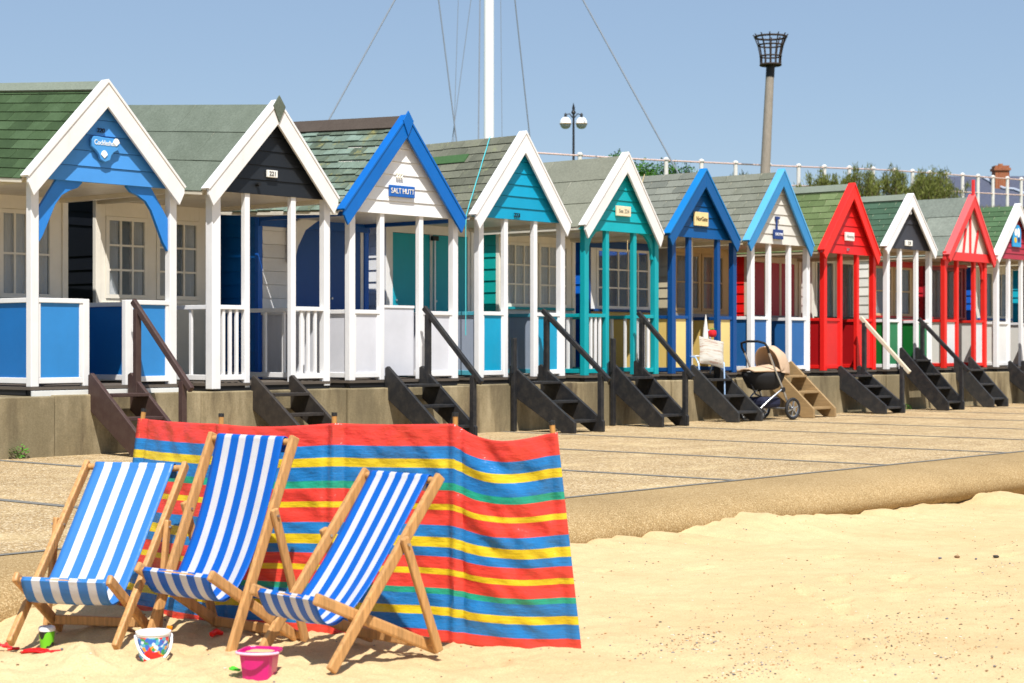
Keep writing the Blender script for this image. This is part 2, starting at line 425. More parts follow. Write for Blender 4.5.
def hut(i, label, posts, L, A, Rr, depth, c, roof, wall, rail, extra=None, plinth=None, boards=.145, full=True):
    """posts: world x of the four porch uprights; L, A, Rr: world (x, z) of barge board tips and apex"""
    xc = (posts[0]+posts[3])/2; root = empty('beach_hut', (xc, YF, FLOOR))
    tag(root, label, 'beach hut', 'beach huts in a row along the promenade')
    P = [p - xc for p in posts]; l = (L[0]-xc, L[1]-FLOOR); a = (A[0]-xc, A[1]-FLOOR); r = (Rr[0]-xc, Rr[1]-FLOOR)
    ze = min(l[1], r[1]); zt = ze + .045
    pc = paint(c['post']); y1 = depth + 2.0
    # deck and floor beams
    m = MB(); m.box(P[0]-.05, P[3]+.05, -.045, y1, -.028, 0); m.build('deck', paint(c.get('deck', '#5a5148'), .8, .8), root)
    MB().box(P[0]-.03, P[3]+.04, -.03, .05, -.078, -.028).build('floor_beam', BLACKB, root)
    for x in (P[0], 0, P[3]): MB().box(x-.04, x+.04, .051, y1, -.078, -.03).build('floor_beam', BLACKB, root)
    if plinth:
        for xa, xb in ((P[0]-.05, P[1]+.03), (P[1]+.06, P[2]-.05), (P[2]-.03, P[3]+.05)):
            m = MB(); m.box(xa, xb, -.075, -.047, -.16, -.035); m.build('plinth_board', paint(plinth), root, bevel=.003)
    # posts
    for j, x in enumerate(P):
        if not full and j in (1, 2): continue
        s = .043 if j in (0, 3) else .034
        if i == 2 and j == 0: s = .056
        m = MB(); m.box(x-s, x+s, -s*.95, s*.95, 0 if not (i == 2 and j in (0, 1, 2, 3)) else (-.05 if j else -.06), zt-.0)
        m.build('post', pc, root, bevel=.006)
    # balustrades: front pairs and both sides
    rh = rail.get('h', .80); rc = paint(rail['rail']); pcx = paint(rail['panel']) if rail.get('panel') else None
    def seg(x0, x1, name, side=None, col=None, style=None, rcol=None):
        style = style or rail['style']
        def bx(mm, u0, u1, v0, v1, z0, z1):
            if side is None: mm.box(u0, u1, v0, v1, z0, z1)
            else: mm.box(side+v0, side+v1, u0, u1, z0, z1)
        mr = MB(); bx(mr, x0, x1, -.026, .03, rh-.045, rh); fr = mr.build('top_rail', rcol or rc, root, bevel=.004)
        mr = MB(); bx(mr, x0, x1, -.02, .022, .03, .085); mr.build('bottom_rail', rcol or rc, fr, bevel=.004)
        if style == 'panel':
            if side is None:
                [MB().box(u_, u_+.035, -.018, .02, .086, rh-.046).build('stile', rcol or rc, fr, bevel=.003) for u_ in (x0, x1-.035)]
            mm = MB(); bx(mm, x0+.002, x1-.002, -.006, .008, .084, rh-.044); mm.build('panel', col or pcx, fr)
        elif style in ('bal', 'mix'):
            nb = rail.get('n', 3) if side is None else 5
            for q in range(nb):
                u = x0 + (x1-x0)*(q+1)/(nb+1); mm = MB(); bx(mm, u-.017, u+.017, -.012, .014, .086, rh-.046); mm.build('baluster', paint(rail.get('bal', rail['rail'])), fr)
    if not full:
        for x in (P[1], P[2]):
            m = MB(); m.box(x-.034, x+.034, -.032, .032, 0, rh-.002); m.build('post', pc, root, bevel=.005)
    e0, e1 = (.043, .034)
    seg(P[0]+e0, P[1]-e1, 'l'); seg(P[2]+e1, P[3]-e0, 'r')
    if rail.get('gate'):
        g = MB(); g.box(P[1]+e1, P[2]-e1, .055, .085, .04, rh+.03); gg = g.build('gate', pcx, root, bevel=.004)
        g = MB(); g.box(P[1]+e1, P[2]-e1, .044, .10, rh+.031, rh+.06); g.build('gate_rail', rc, gg)
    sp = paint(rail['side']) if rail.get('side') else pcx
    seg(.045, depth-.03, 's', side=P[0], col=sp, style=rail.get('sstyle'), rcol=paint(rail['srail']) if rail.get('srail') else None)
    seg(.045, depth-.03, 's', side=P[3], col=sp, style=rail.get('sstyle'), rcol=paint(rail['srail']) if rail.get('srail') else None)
    # gable boarding inset behind the barge boards
    def at(z): # clip by the roof line
        k = (z-l[1])/(a[1]-l[1]); kr = (z-r[1])/(a[1]-r[1])
        return (l[0] + (a[0]-l[0])*k + .03, r[0] + (a[0]-r[0])*kr - .03)
    gz = ze + .005
    gm = paint(c['gable'], wear=.35)
    m = MB()
    if c.get('timber'):
        m.prism([(at(gz+.1)[0], gz+.1), (at(gz+.1)[1], gz+.1), (a[0], a[1]-.04)], 1, -.045, -.03)
        m.build('gable_panel', gm, root)
        tm = paint(c['timber'])
        m = MB(); m.box(at(gz)[0]-.0, at(gz)[1], -.085, -.02, gz-.045, gz+.10); m.build('gable_beam', tm, root, bevel=.004)
        for dx0, dx1, zz in ((0, 0, a[1]-.12), (-.28, -.20, gz+.52), (.19, .36, gz+.5)):
            m = MB(); m.bar((a[0]+dx0*.9, -.058, gz+.10), (a[0]+dx1*.8, -.058, zz), .05, .02, up=(0, 1, 0)); m.build('gable_stud', tm, root)
        m = MB(); m.bar((a[0], -.11, a[1]-.05), (a[0]+.01, -.11, a[1]+.28), .045, .045, up=(0, 1, 0)); m.build('finial', tm, root, bevel=.004)
    else:
        planks(m, 0, 0, gz, a[1]-.05, -.035, boards, clip=at)
        m.prism([(at(gz)[0], gz), (at(gz)[1], gz), (a[0], a[1]-.06)], 1, -.027, -.008)
        m.build('gable_panel', gm, root)
    # barge boards (a face board with a cap over the roof edge)
    bw = c.get('bw', .155)
    for P0, P1, nm in ((a, l, 'left'), (a, r, 'right')):
        d = Vector((P1[0]-P0[0], P1[1]-P0[1])); d.normalize(); nn = Vector((-d.y, d.x)); nn = nn if nn.y < 0 else -nn
        A0 = Vector(P0); B0 = Vector(P1)
        # top edge on the roof line, mitred at the apex
        mit = bw/abs(d.x) if abs(d.x) > .1 else bw
        lowA = Vector((A0.x, A0.y - mit)); plumb = Vector((B0.x, B0.y - .0)) + nn*bw
        cut = B0 + nn*bw*.98
        if c.get('plumb', True):
            # plumb cut end: follow the lower edge back to just inside the tip
            cut = Vector((B0.x + (-d.x)*.0 + (.06 if P1 is l else -.06), 0)); cut.y = lowA.y + (cut.x - lowA.x)*d.y/d.x
            poly = [A0, B0, Vector((B0.x, B0.y-.05)), cut, lowA]
        else: poly = [A0, B0, cut, lowA]
        if P1 is l: poly = poly[::-1]
        m = MB(); m.prism([tuple(p) for p in poly], 1, -.142, -.112)
        bo = m.build('barge_board', paint(c['barge']), root, bevel=.004)
        up = -nn
        q = [A0 + up*.0, B0, B0 + up*.024, A0 + Vector((0, .024/abs(d.x)))]
        if P1 is l: q = q[::-1]
        m = MB(); m.prism([tuple(p) for p in q], 1, -.152, -.030); m.build('barge_cap', paint(c.get('cap', c['barge'])), bo, bevel=.003)  # where lighter than the barge, the cap colour has sunlight painted in
    if c.get('ridgeknot'):
        m = MB(); hh = .2; m.prism([(a[0]-.085, a[1]-.04), (a[0], a[1]-.21), (a[0]+.085, a[1]-.04), (a[0], a[1]+.075)], 1, -.160, -.144); m.build('apex_cap', c['ridgeknot'] if not isinstance(c['ridgeknot'], str) else paint(c['ridgeknot']), root, bevel=.004)
    # roof: decking slab with courses on top
    Ai = (a[0], a[1]-.012); Li = (l[0], l[1]-.012); Ri = (r[0], r[1]-.012)
    m = MB(); 
    for E, f in ((Li, 0), (Ri, 1)):
        poly = [Ai, E, (E[0], E[1]-.035), (Ai[0], Ai[1]-.045)]
        m.prism(poly[::-1] if f == 0 else poly, 1, -.028, y1+.12, mi if False else 1)
    mats = [roof['mat'], paint(c.get('soffit', '#cfc6b0'))]
    shingles(m, Ai, Li, -.028, y1+.13, roof['step'], roof['tab'], roof.get('jit', .003), 0, roof.get('thick', .010), 0, roof.get('rnd', 0))
    shingles(m, Ai, Ri, -.028, y1+.13, roof['step'], roof['tab'], roof.get('jit', .003), 0, roof.get('thick', .010), 0, roof.get('rnd', 0))
    ro = m.build('roof', mats, root)
    if roof.get('ridge'):
        m = MB()
        for E in (Li, Ri):
            d = Vector((E[0]-Ai[0], 0, E[1]-Ai[1])).normalized(); n_ = Vector((-d.z, 0, d.x)); n_ = n_ if n_.z > 0 else -n_
            A3 = Vector((Ai[0], 0, Ai[1])) ; w_ = roof.get('rw', .15)
            q = [A3 + Vector((0, 0, .036)), A3 + d*w_ + n_*.032, A3 + d*w_ + n_*.008, A3 - Vector((0, 0, .01))]
            q2 = [(p.x, p.z) for p in q]; 
            if E is Li: q2 = q2[::-1]
            m.prism(q2, 1, -.027, y1+.13)
        m.build('ridge_cap', roof['ridge'], ro)
    for P0, P1, col_ in roof.get('patch', []):
        d = Vector((Li[0]-Ai[0], 0, Li[1]-Ai[1])); n_ = Vector((-d.z, 0, d.x)).normalized(); n_ = n_ if n_.z > 0 else -n_
        A3 = Vector((Ai[0], 0, Ai[1])); pts = [A3 + d*s_ + Vector((0, y_, 0)) + n_*.019 for s_, y_ in ((P0[0], P0[1]), (P0[0], P1[1]), (P1[0], P1[1]), (P1[0], P0[1]))]
        bs = [p - n_*.014 for p in pts]
        m = MB(); m.add(pts + bs, [(3, 2, 1, 0), (4, 5, 6, 7), (0, 1, 5, 4), (1, 2, 6, 5), (2, 3, 7, 6), (3, 0, 4, 7)]); m.build('roof_patch', col_, ro)
    for rp in roof.get('rope', []):
        d = Vector((Li[0]-Ai[0], 0, Li[1]-Ai[1])); n_ = Vector((-d.z, 0, d.x)).normalized(); n_ = n_ if n_.z > 0 else -n_
        A3 = Vector((Ai[0], 0, Ai[1])); pts = [A3 + d*(k/12) + n_*.032 + Vector((0, rp[0] + (rp[1]-rp[0])*k/12 + .002*math.sin(k*2.), 0)) for k in range(13)]
        pts.append(pts[-1] + Vector((-.01, 0, -.12))); pts.append(pts[-1] + Vector((0.01, .01, -1.3)) if rp[3] else pts[-1] + Vector((0, 0, -.1)))
        MB().tube(pts, .0065, 6).build('rope', rp[2], root, smooth=True)
    # porch ceiling
    m = MB(); nb = 9; W0, W1 = at(gz)[0]+.0, at(gz)[1]
    for k in range(nb): m.box(W0+.02+(W1-W0-.04)*k/nb, W0+.02+(W1-W0-.04)*(k+1)/nb-.006, .0, depth, gz+.002, gz+.016)
    m.build('ceiling', paint(c.get('soffit', '#cfc6b0')), root)
    [MB().box(u_-.04, u_+.04, .04, depth, zt-.08, zt-.032).build('eaves_beam', paint(c.get('beam', c.get('soffit', '#cfc6b0'))), root, bevel=.003) for u_ in (P[0], P[3])]
    # body
    xb0, xb1 = P[0]-.045, P[3]+.045; zb = zt - .03
    for side, xs_ in (('l', xb0), ('r', xb1)):
        m = MB(); f = -1 if side == 'l' else 1
        planks(m, depth+.035, y1, 0, zb, xs_, .15, 'y', f)
        m.box(xs_-.008 if f > 0 else xs_+.001, xs_-.001 if f > 0 else xs_+.008, depth+.03, y1, 0, zb)
        m.build('side_wall', paint(c['side']), root)
    m = MB(); planks(m, xb0, xb1, 0, zb, y1, .15, 'x', 1); m.build('rear_wall', paint(c['side']), root)
    m = MB(); m.prism([(l[0]+.05, zb), (r[0]-.05, zb), (a[0], a[1]-.07)], 1, y1-.02, y1); m.build('rear_gable', paint(c['side']), root)
    m = MB(); m.box(xb0, xb1, depth+1.0, depth+1.02, 0, zb); m.build('dark_backing', INTER, root)  # dark sheet across the hut, interior shade put into its colour
    cp = paint(wall.get('corner', wall['frame']))
    m = MB(); m.box(xb0-.012, xb0+.055, depth-.022, depth+.034, 0, zb); m.build('corner_board', cp, root, bevel=.003)
    m = MB(); m.box(xb1-.055, xb1+.012, depth-.022, depth+.034, 0, zb); m.build('corner_board', cp, root, bevel=.003)
    W = xb1 - xb0; ops = []
    X = lambda f: xb0 + .056 + (W-.112)*f
    for w in wall['units']: ops.append((X(w['x'][0]), X(w['x'][1]), w.get('z0', .90 if w['k'] == 'win' else .02), w.get('z1', min(1.80, zb-.10))))
    m = MB(); wall_open(m, xb0+.056, xb1-.056, 0, zb, depth-.0, depth+.03, ops)
    fw = m.build('front_wall', paint(wall['frame']), root, bevel=.003)
    if wall.get('low'):
        m = MB(); m.box(xb0+.06, xb1-.06, depth-.012, depth-.001, .03, .86); m.build('wall_panel', paint(wall['low']), root)
    if wall.get('sill'):
        m = MB(); m.box(xb0+.058, xb1-.058, depth-.06, depth-.001, .865, .90); m.build('sill', paint(wall['sill']), root, bevel=.003)
    if wall.get('lplank'):
        m = MB(); x1_ = X(wall['lplank']); planks(m, xb0+.057, x1_, .0, zb, depth-.012, .15); m.build('boarding', paint(wall['frame']), root)
    if wall.get('head'):
        m = MB(); m.box(xb0-.0, xb1, depth-.05, depth-.023, zb-.11, zb-.003); m.build('fascia', paint(wall['head']), root)
    for w, (x0, x1_, z0, z1_) in zip(sorted(wall['units'], key=lambda q: q['x'][0]), sorted(ops)):
        if w['k'] == 'win':
            fm = paint(w.get('f', wall['frame']))
            m = MB(); t_ = .045
            m.box(x0+.002, x1_-.002, depth-.012, depth+.02, z0+.002, z0+t_); m.box(x0+.002, x1_-.002, depth-.012, depth+.02, z1_-t_, z1_-.002)
            m.box(x0+.002, x0+t_, depth-.012, depth+.02, z0+t_+.001, z1_-t_-.001); m.box(x1_-t_, x1_-.002, depth-.012, depth+.02, z0+t_+.001, z1_-t_-.001)
            nc, nr = w['g']; xi0, xi1, zi0, zi1 = x0+t_, x1_-t_, z0+t_, z1_-t_
            for k in range(1, nc): xx_ = xi0+(xi1-xi0)*k/nc; m.box(xx_-.011, xx_+.011, depth-.008, depth+.016, zi0, zi1)
            for k in range(1, nr): zz_ = zi0+(zi1-zi0)*k/nr; m.box(xi0, xi1, depth-.0065, depth+.0145, zz_-.011, zz_+.011)
            wn = m.build('window', fm, root)
            m = MB(); m.box(xi0, xi1, depth+.0035, depth+.0065, zi0, zi1); m.build('pane', GLASS, wn)
            if w.get('c'):
                m = MB(); N = 60; 
                spans = [(xi0, xi1)] if w.get('full', True) else [(xi0, xi0+(xi1-xi0)*.3), (xi1-(xi1-xi0)*.3, xi1)]
                for sa, sb in spans:
                    b_ = len(m.v)
                    for k in range(N+1):
                        xx_ = sa+(sb-sa)*k/N; yy_ = depth+.05+.014*math.sin(k*.9)+.006*math.sin(k*.37+1)
                        m.v += [(xx_, yy_, zi0-.02), (xx_, yy_+.008*math.sin(k*.5), zi1+.02)]
                    for k in range(N):
                        m.f.append((b_+2*k, b_+2*k+2, b_+2*k+3, b_+2*k+1)); m.m.append(0); m.t.append(.5); m.uv.append(None)
                m.build('curtain', w['c'], wn, smooth=True)
        else:
            m = MB(); m.box(x0+.004, x1_-.004, depth+.004, depth+.026, z0, z1_-.004); dr = m.build('door', paint(w['c']), root, bevel=.004)
            if w.get('knob', True):
                h_ = MB(); h_.tube([(x0+.06, depth-.012, .95), (x0+.06, depth+.003, .95)], .014, 8); h_.build('handle', METAL, dr)
    if roof.get('rise'):
        def lift(o):
            for v in o.data.vertices:
                if v.co.z > 1.4: v.co.z += roof['rise']*max(0, v.co.y + .03)
            for c_ in o.children: lift(c_)
        for o in root.children:
            if o.name.split('.')[0] in ('roof', 'side_wall', 'rear_wall', 'rear_gable', 'rope'): lift(o)
    if extra: extra(root, P, l, a, r, zt, depth, gz)
    return root

def nameplate(root, x, z, w, h, col, txt, tcol, size, label=None, y=-.085, name='nameplate', squeeze=1.):
    m = MB(); m.box(x-w/2, x+w/2, y, y+.028, z-h/2, z+h/2); p = m.build(name, plain('plate_'+col, col, .4), root, bevel=.005)
    if label: p['label'] = label
    if txt: lettering(txt, size, p, (x, y-.0025, z), plain('ink_'+tcol, tcol, .5), squeeze=squeeze)
    return p
def number(root, x, z, txt, col, size=.07, plate=None):
    if plate: return nameplate(root, x, z, size*2.2, size*1.05, plate, txt, col, size, name='number_plate')
    return lettering(txt, size, root, (x, -.062, z), plain('ink_'+col, col, .5), name='house_number', ext=.005)

def felt(*cs): return dict(step=.42, tab=1.25, jit=.004, thick=.008)
GREENSH = roofmat('green_shingle', [(.25, '#34452c'), (.5, '#3f5235'), (.75, '#4b5f42')])
FELTGRN = roofmat('grey_green_felt', [(.25, '#50584c'), (.5, '#5f675a'), (.8, '#6f776a')], gran=45)
SLATE = roofmat('lichen_slate', [(.25, '#4a5446'), (.45, '#657264'), (.6, '#76877a'), (.8, '#84958a')], '#8a8450')
BROWNF = roofmat('brown_ridge_felt', [(.2, '#453c35'), (.8, '#5a5048')])
BRNSH = roofmat('brown_shingle', [(.2, '#54564a'), (.5, '#6a6b5d'), (.8, '#7e7e6c')], '#7c8062')
GREYF = roofmat('grey_felt', [(.2, '#737466'), (.8, '#8b8c7c')], gran=45)
GREYSH = roofmat('grey_shingle', [(.2, '#64675f'), (.8, '#84867b')])
GRYSH2 = roofmat('grey_brown_shingle', [(.2, '#686a5c'), (.8, '#86877a')])
LGRN = roofmat('light_green_shingle', [(.25, '#56653f'), (.5, '#627149'), (.75, '#728058')])
DGRN = roofmat('dark_green_shingle', [(.2, '#384f3c'), (.8, '#496250')])
ROUGHG = roofmat('rough_grey_felt', [(.2, '#646b62'), (.8, '#868b80')], gran=22)
MGRN = roofmat('mid_green_shingle', [(.2, '#425a3e'), (.8, '#567250')])
PATCHG = roofmat('green_patch', [(.2, '#3c5a38'), (.8, '#4a6a42')])
RIDGEG = roofmat('grey_ridge', [(.2, '#6f7669'), (.8, '#828a7c')])
sh = dict(step=.135, tab=.30, jit=.002, thick=.010)
WH = '#e2e0dd'; WHB = '#e6e5e4'; CR = '#e8e2d4'

def win(a, b, g, c=None, **k): return dict(k='win', x=(a, b), g=g, c=c, **k)
def door(a, b, c, **k): return dict(k='door', x=(a, b), c=c, **k)

# hut 1: blue gable
def ex1(root, P, l, a, r, zt, d, gz):
    bm = paint('#2a7ccc')
    scroll_bracket(root, P[0]+.045, zt-.0, 1, bm); scroll_bracket(root, P[3]-.045, zt-.0, -1, bm)
    lettering('220', .06, root, (a[0]-.03, -.066, gz+.50), plain('ink_black', '#15181c', .5), name='house_number', ext=.005)
    m = MB(); x0, z0 = a[0]+.0, gz+.36
    def blob(cx, cz, rx, rz, n=18): return [(cx+rx*math.cos(t*2*math.pi/n), cz+rz*math.sin(t*2*math.pi/n)) for t in range(n)]
    pts = [(-.19, .05), (-.17, .09), (-.11, .095), (0, .085), (.1, .085), (.17, .075), (.2, .02), (.185, -.04), (.12, -.075), (.09, -.11), (.07, -.165), (0, -.19), (-.06, -.165), (-.085, -.11), (-.12, -.07), (-.18, -.03)]
    m.prism([(x0+p*.82, z0+q*.85) for p, q in pts], 1, -.095, -.058)
    p = m.build('nameplate', paint('#4a94d4'), root, bevel=.006)
    lettering('Cockleshell', .068, p, (x0-.005, -.098, z0+.02), plain('ink_w', '#f4f4ee', .5), squeeze=.78)
    q = MB(); 
    for cx_, cz_ in ((.125, .03), (-.015, -.095)):
        for t in range(5): q.prism([(x0+cx_+(.0 if k == 0 else .042*math.cos(math.pi*(.15+.7*(t+k-1)/5))), z0+cz_-.03+(.0 if k == 0 else .075*math.sin(math.pi*(.15+.7*(t+k-1)/5)))) for k in (0, 1, 2)], 1, -.103, -.096)
    q.build('shell_motif', plain('ink_w', '#f4f4ee', .5), p)
hut(1, 'blue-gabled hut with scroll brackets, shell nameplate and green shingle roof', [9.72, 10.30, 10.79, 11.33], (9.58, 2.58), (10.47, 3.54), (11.39, 2.59), 1.82,
    dict(post=WH, barge=WH, gable='#468cd0', side='#14161c', soffit='#d6ccb8', bw=.16), dict(sh, mat=GREENSH, ridge=RIDGEG, rw=.10, rise=.085),
    dict(frame=CR, units=[win(.03, .48, (4, 2), CURT, z0=.88), win(.52, .93, (4, 2), CURT, z0=.88)], low='#2f6fc0'),
    dict(style='panel', rail=WH, panel='#2f80c0', side='#1668ac', h=.83), ex1, plinth='#d9d9d4', full=False)  # the deeper side blue has porch shade put into the colour

def ex2(root, P, l, a, r, zt, d, gz):
    MB().tube([(P[0]-.06, .6, zt-.02), (P[0]-.05, .55, 1.2), (P[0]-.075, .50, .7), (P[0]-.09, .5, .05)], .008, 6).build('cord', plain('old_cord', '#8a7c5c', .8), root, smooth=True)
    nameplate(root, a[0]-.03, gz+.22, .14, .075, '#e8e6de', '221', '#20242a', .065, name='number_plate')
    m = MB(); m.tube([(a[0]-.22, -.10, gz+.10), (a[0]-.22, -.05, gz+.10)], .022, 10); m.build('hook', IRON, root, smooth=True)
hut(2, 'black-gabled hut with white barge boards and felt cap at the apex', [11.87, 12.30, 12.94, 13.42], (11.70, 2.60), (12.63, 3.57), (13.49, 2.61), 1.92,
    dict(post=WHB, barge=WH, gable='#1f2226', side='#14171d', soffit='#d6ccb8', ridgeknot=FELTGRN, cap=WHB), dict(felt(), mat=FELTGRN, rise=.085),
    dict(frame=CR, units=[win(.05, .42, (3, 3), CURT, full=False), win(.50, .90, (3, 3), CURT, full=False)], low='#cfcabb'),
    dict(style='bal', rail=WHB, h=.80, n=3), ex2)

def ex3(root, P, l, a, r, zt, d, gz):
    nameplate(root, a[0]-.02, gz+.26, .40, .13, '#185cac', 'SALT HUTT', '#f2ead8', .085, squeeze=.85)
    lettering('222', .075, root, (a[0]-.05, -.066, gz+.44), plain('ink_cream', '#f6f2e2', .4), name='house_number', ext=.008)
    m = MB(); m.prism([(P[0]+.36, zt-.10), (P[0]+.60, zt-.02), (P[0]+.85, zt-.02), (P[0]+.62, zt-.16), (P[0]+.50, zt-.36), (P[0]+.44, zt-.55), (P[0]+.36, zt-.55)], 1, d-.09, d-.05); m.build('bracket', paint(WHB), root, bevel=.003)
hut(3, 'white-boarded hut with bright blue barge boards and lichen-covered slate roof', [13.80, 14.27, 14.90, 15.47], (13.58, 2.50), (14.56, 3.60), (15.53, 2.50), 1.48,
    dict(post=WHB, barge='#0062b4', gable='#ebeae8', side='#0862b4', soffit='#dad4c6', ridgeknot='#0062b4', beam='#0c4e9c', bw=.15), dict(step=.115, tab=.22, jit=.010, thick=.014, rnd=.018, mat=SLATE, ridge=BROWNF, rw=.17, rise=.045),
    dict(frame=WHB, corner='#1d62c4', lplank=.24, units=[door(.27, .61, '#1c4f98'), door(.64, .97, '#1c4f98')], head='#0c4e9c'),
    dict(style='panel', rail=WHB, panel='#cfd0d6', h=.78, gate=True), ex3)

def ex4(root, P, l, a, r, zt, d, gz):
    m = MB(); m.tube([(.03, d-.05, .05), (.03, d-.05, 1.72)], .016, 8); m.build('door_bar', METAL, root, smooth=True)
    m = MB(); m.box(-.02, .08, d-.075, d-.03, 1.72, 1.78); m.build('bar_bracket', IRON, root)
    lettering('223', .075, root, (a[0]-.08, -.066, gz+.05), plain('ink_black', '#15181c', .5), name='house_number', ext=.006)
hut(4, 'cyan-gabled hut with white barge boards and teal double doors', [15.92, 16.38, 16.93, 17.45], (15.72, 2.56), (16.62, 3.60), (17.48, 2.55), 1.52,
    dict(post=WHB, barge=WHB, gable='#0a96bc', side='#ebeae8', soffit='#cdc6b6', bw=.15), dict(sh, mat=BRNSH, jit=.006, rnd=.006, rope=[(.42, .0, plain('teal_rope', '#4fb8c0', .7), 1)], patch=[((.20, .62), (.30, 1.9), PATCHG)]),
    dict(frame=WHB, units=[door(.05, .50, '#14a0b4'), door(.53, .97, '#14a0b4')]),
    dict(style='panel', rail=WHB, panel='#0a96bc', side='#9aa4b4', srail='#4f9fb0', h=.79), ex4)

def ex5(root, P, l, a, r, zt, d, gz):
    nameplate(root, a[0]-.02, gz+.27, .30, .13, '#e6d6b4', 'Sea 224', '#8a8878', .07)
    tm = paint('#0e9ca4'); scroll_bracket(root, P[0]+.045, zt, 1, tm, False); scroll_bracket(root, P[3]-.045, zt, -1, tm, False)
hut(5, 'teal-gabled hut with teal posts, white barge boards and white balusters', [17.93, 18.37, 18.96, 19.43], (17.78, 2.54), (18.67, 3.51), (19.44, 2.50), 1.42,
    dict(post='#0e9ca4', barge=WH, gable='#0ea2ac', side='#109a94', soffit='#cdc6b6', bw=.15), dict(felt(), mat=GREYF),
    dict(frame=CR, units=[win(.04, .47, (3, 3), CURT), win(.52, .95, (3, 3), CURT)], low='#bfc2c4', sill='#14909a'),
    dict(style='bal', rail='#0e9ca4', bal=WHB, h=.79, n=3), ex5)

def ex6(root, P, l, a, r, zt, d, gz):
    nameplate(root, a[0]-.03, gz+.26, .32, .19, '#e8cf94', 'NorGate', '#4a3a24', .085, squeeze=.85)
    m = MB(); m.box(P[3]-.36, P[3]-.26, .5, .56, 0, zt-.03); m.build('inner_post', paint(WHB), root, bevel=.004)
hut(6, 'royal blue hut with yellow balustrade panels and a wooden nameplate', [19.82, 20.21, 20.90, 21.29], (19.59, 2.52), (20.44, 3.43), (21.27, 2.50), 1.42,
    dict(post='#064684', barge='#045492', gable='#044e8a', side='#1668d0', soffit='#cdc0a4', bw=.15, cap='#0e74b8'), dict(sh, mat=GREYSH, rope=[(.9, .55, plain('tan_rope', '#b8a478', .8), 0)]),
    dict(frame='#f0eee8', corner='#064684', units=[win(.10, .97, (5, 3), None)], low='#d8b860', head='#064684', sill='#064684'),
    dict(style='panel', rail='#064684', panel='#e6cc84', side='#e0c070', h=.79), ex6)

def ex7(root, P, l, a, r, zt, d, gz):
    x = a[0]-.06; m = MB(); m.box(x-.12, x+.12, -.088, -.06, gz+.07, gz+.21); p = m.build('nameplate', plain('navy', '#1e3a78', .5), root, bevel=.004)
    lettering('GROYNE', .06, p, (x, -.091, gz+.14), plain('ink_w', '#e8eaf2', .5), squeeze=.85)
    m = MB(); m.box(x-.045, x-.02, -.08, -.06, gz+.211, gz+.38); m.prism([(x-.06, gz+.36), (x+.03, gz+.36), (x+.045, gz+.40), (x-.07, gz+.40)], 1, -.082, -.058); m.build('anchor_motif', plain('navy', '#1e3a78', .5), p)
hut(7, 'white-boarded hut with light blue barge boards and blue balustrade panels', [21.75, 22.21, 22.75, 23.25], (21.50, 2.51), (22.42, 3.57), (23.23, 2.50), 1.38,
    dict(post=WHB, barge='#3584bc', gable='#dedad0', side='#cbbf9f', soffit='#cdc0a4', cap='#58a8dc', bw=.14), dict(sh, mat=GRYSH2),
    dict(frame='#b59a6c', units=[win(.03, .47, (2, 2), CURTT, f='#b09468'), win(.50, .90, (2, 2), CURTT, f='#b09468')], low='#8c8f96'),
    dict(style='panel', rail=WHB, panel='#2562a0', side='#2562a0', h=.80), ex7)

def ex8(root, P, l, a, r, zt, d, gz):
    nameplate(root, a[0]-.04, gz+.27, .26, .13, '#e6e2dc', 'Hooray', '#8a8680', .07)
    number(root, a[0]-.06, gz+.07, '227', '#7c8088', .06)
hut(8, 'bright red hut with red gable, posts and panels and a light green roof', [23.74, 24.22, 24.72, 25.22], (23.53, 2.46), (24.43, 3.50), (25.22, 2.43), 1.36,
    dict(post='#e2211c', barge='#e8271f', gable='#d8201f', side='#e01a18', soffit='#b8a890', bw=.13), dict(sh, mat=LGRN, ridge=RIDGEG, rw=.12),
    dict(frame='#cdbfa8', units=[door(.04, .32, '#a8283c', knob=False), door(.36, .62, '#a8283c', knob=False), door(.66, .93, '#a8283c', knob=False)], low='#7c8088'),
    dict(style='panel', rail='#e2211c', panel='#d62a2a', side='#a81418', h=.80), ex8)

def ex9(root, P, l, a, r, zt, d, gz):
    nameplate(root, a[0]-.02, gz+.10, .22, .09, '#eceae2', '228', '#6a6a66', .07, name='number_plate')
    m = MB(); m.tube([(a[0], -.10, a[1]-.28), (a[0], -.05, a[1]-.28)], .03, 10); m.build('boss', paint(WHB), root, smooth=True)
hut(9, 'charcoal-gabled hut with white posts and dark green balustrade panels', [25.66, 26.08, 26.63, 27.07], (25.41, 2.59), (26.28, 3.46), (27.10, 2.58), 1.36,
    dict(post=WHB, barge=WHB, gable='#3a3b42', side='#e0ded6', soffit='#cdc0a4', bw=.13), dict(sh, mat=DGRN, ridge=RIDGEG, rw=.12),
    dict(frame='#dcd8cc', units=[win(.05, .48, (1, 1), CURTG, z0=.3), win(.52, .95, (1, 1), CURTG, z0=.3)], low='#0f3a1c'),
    dict(style='panel', rail=WHB, panel='#2c7a50', side='#1a7030', h=.80), ex9, boards=.4)

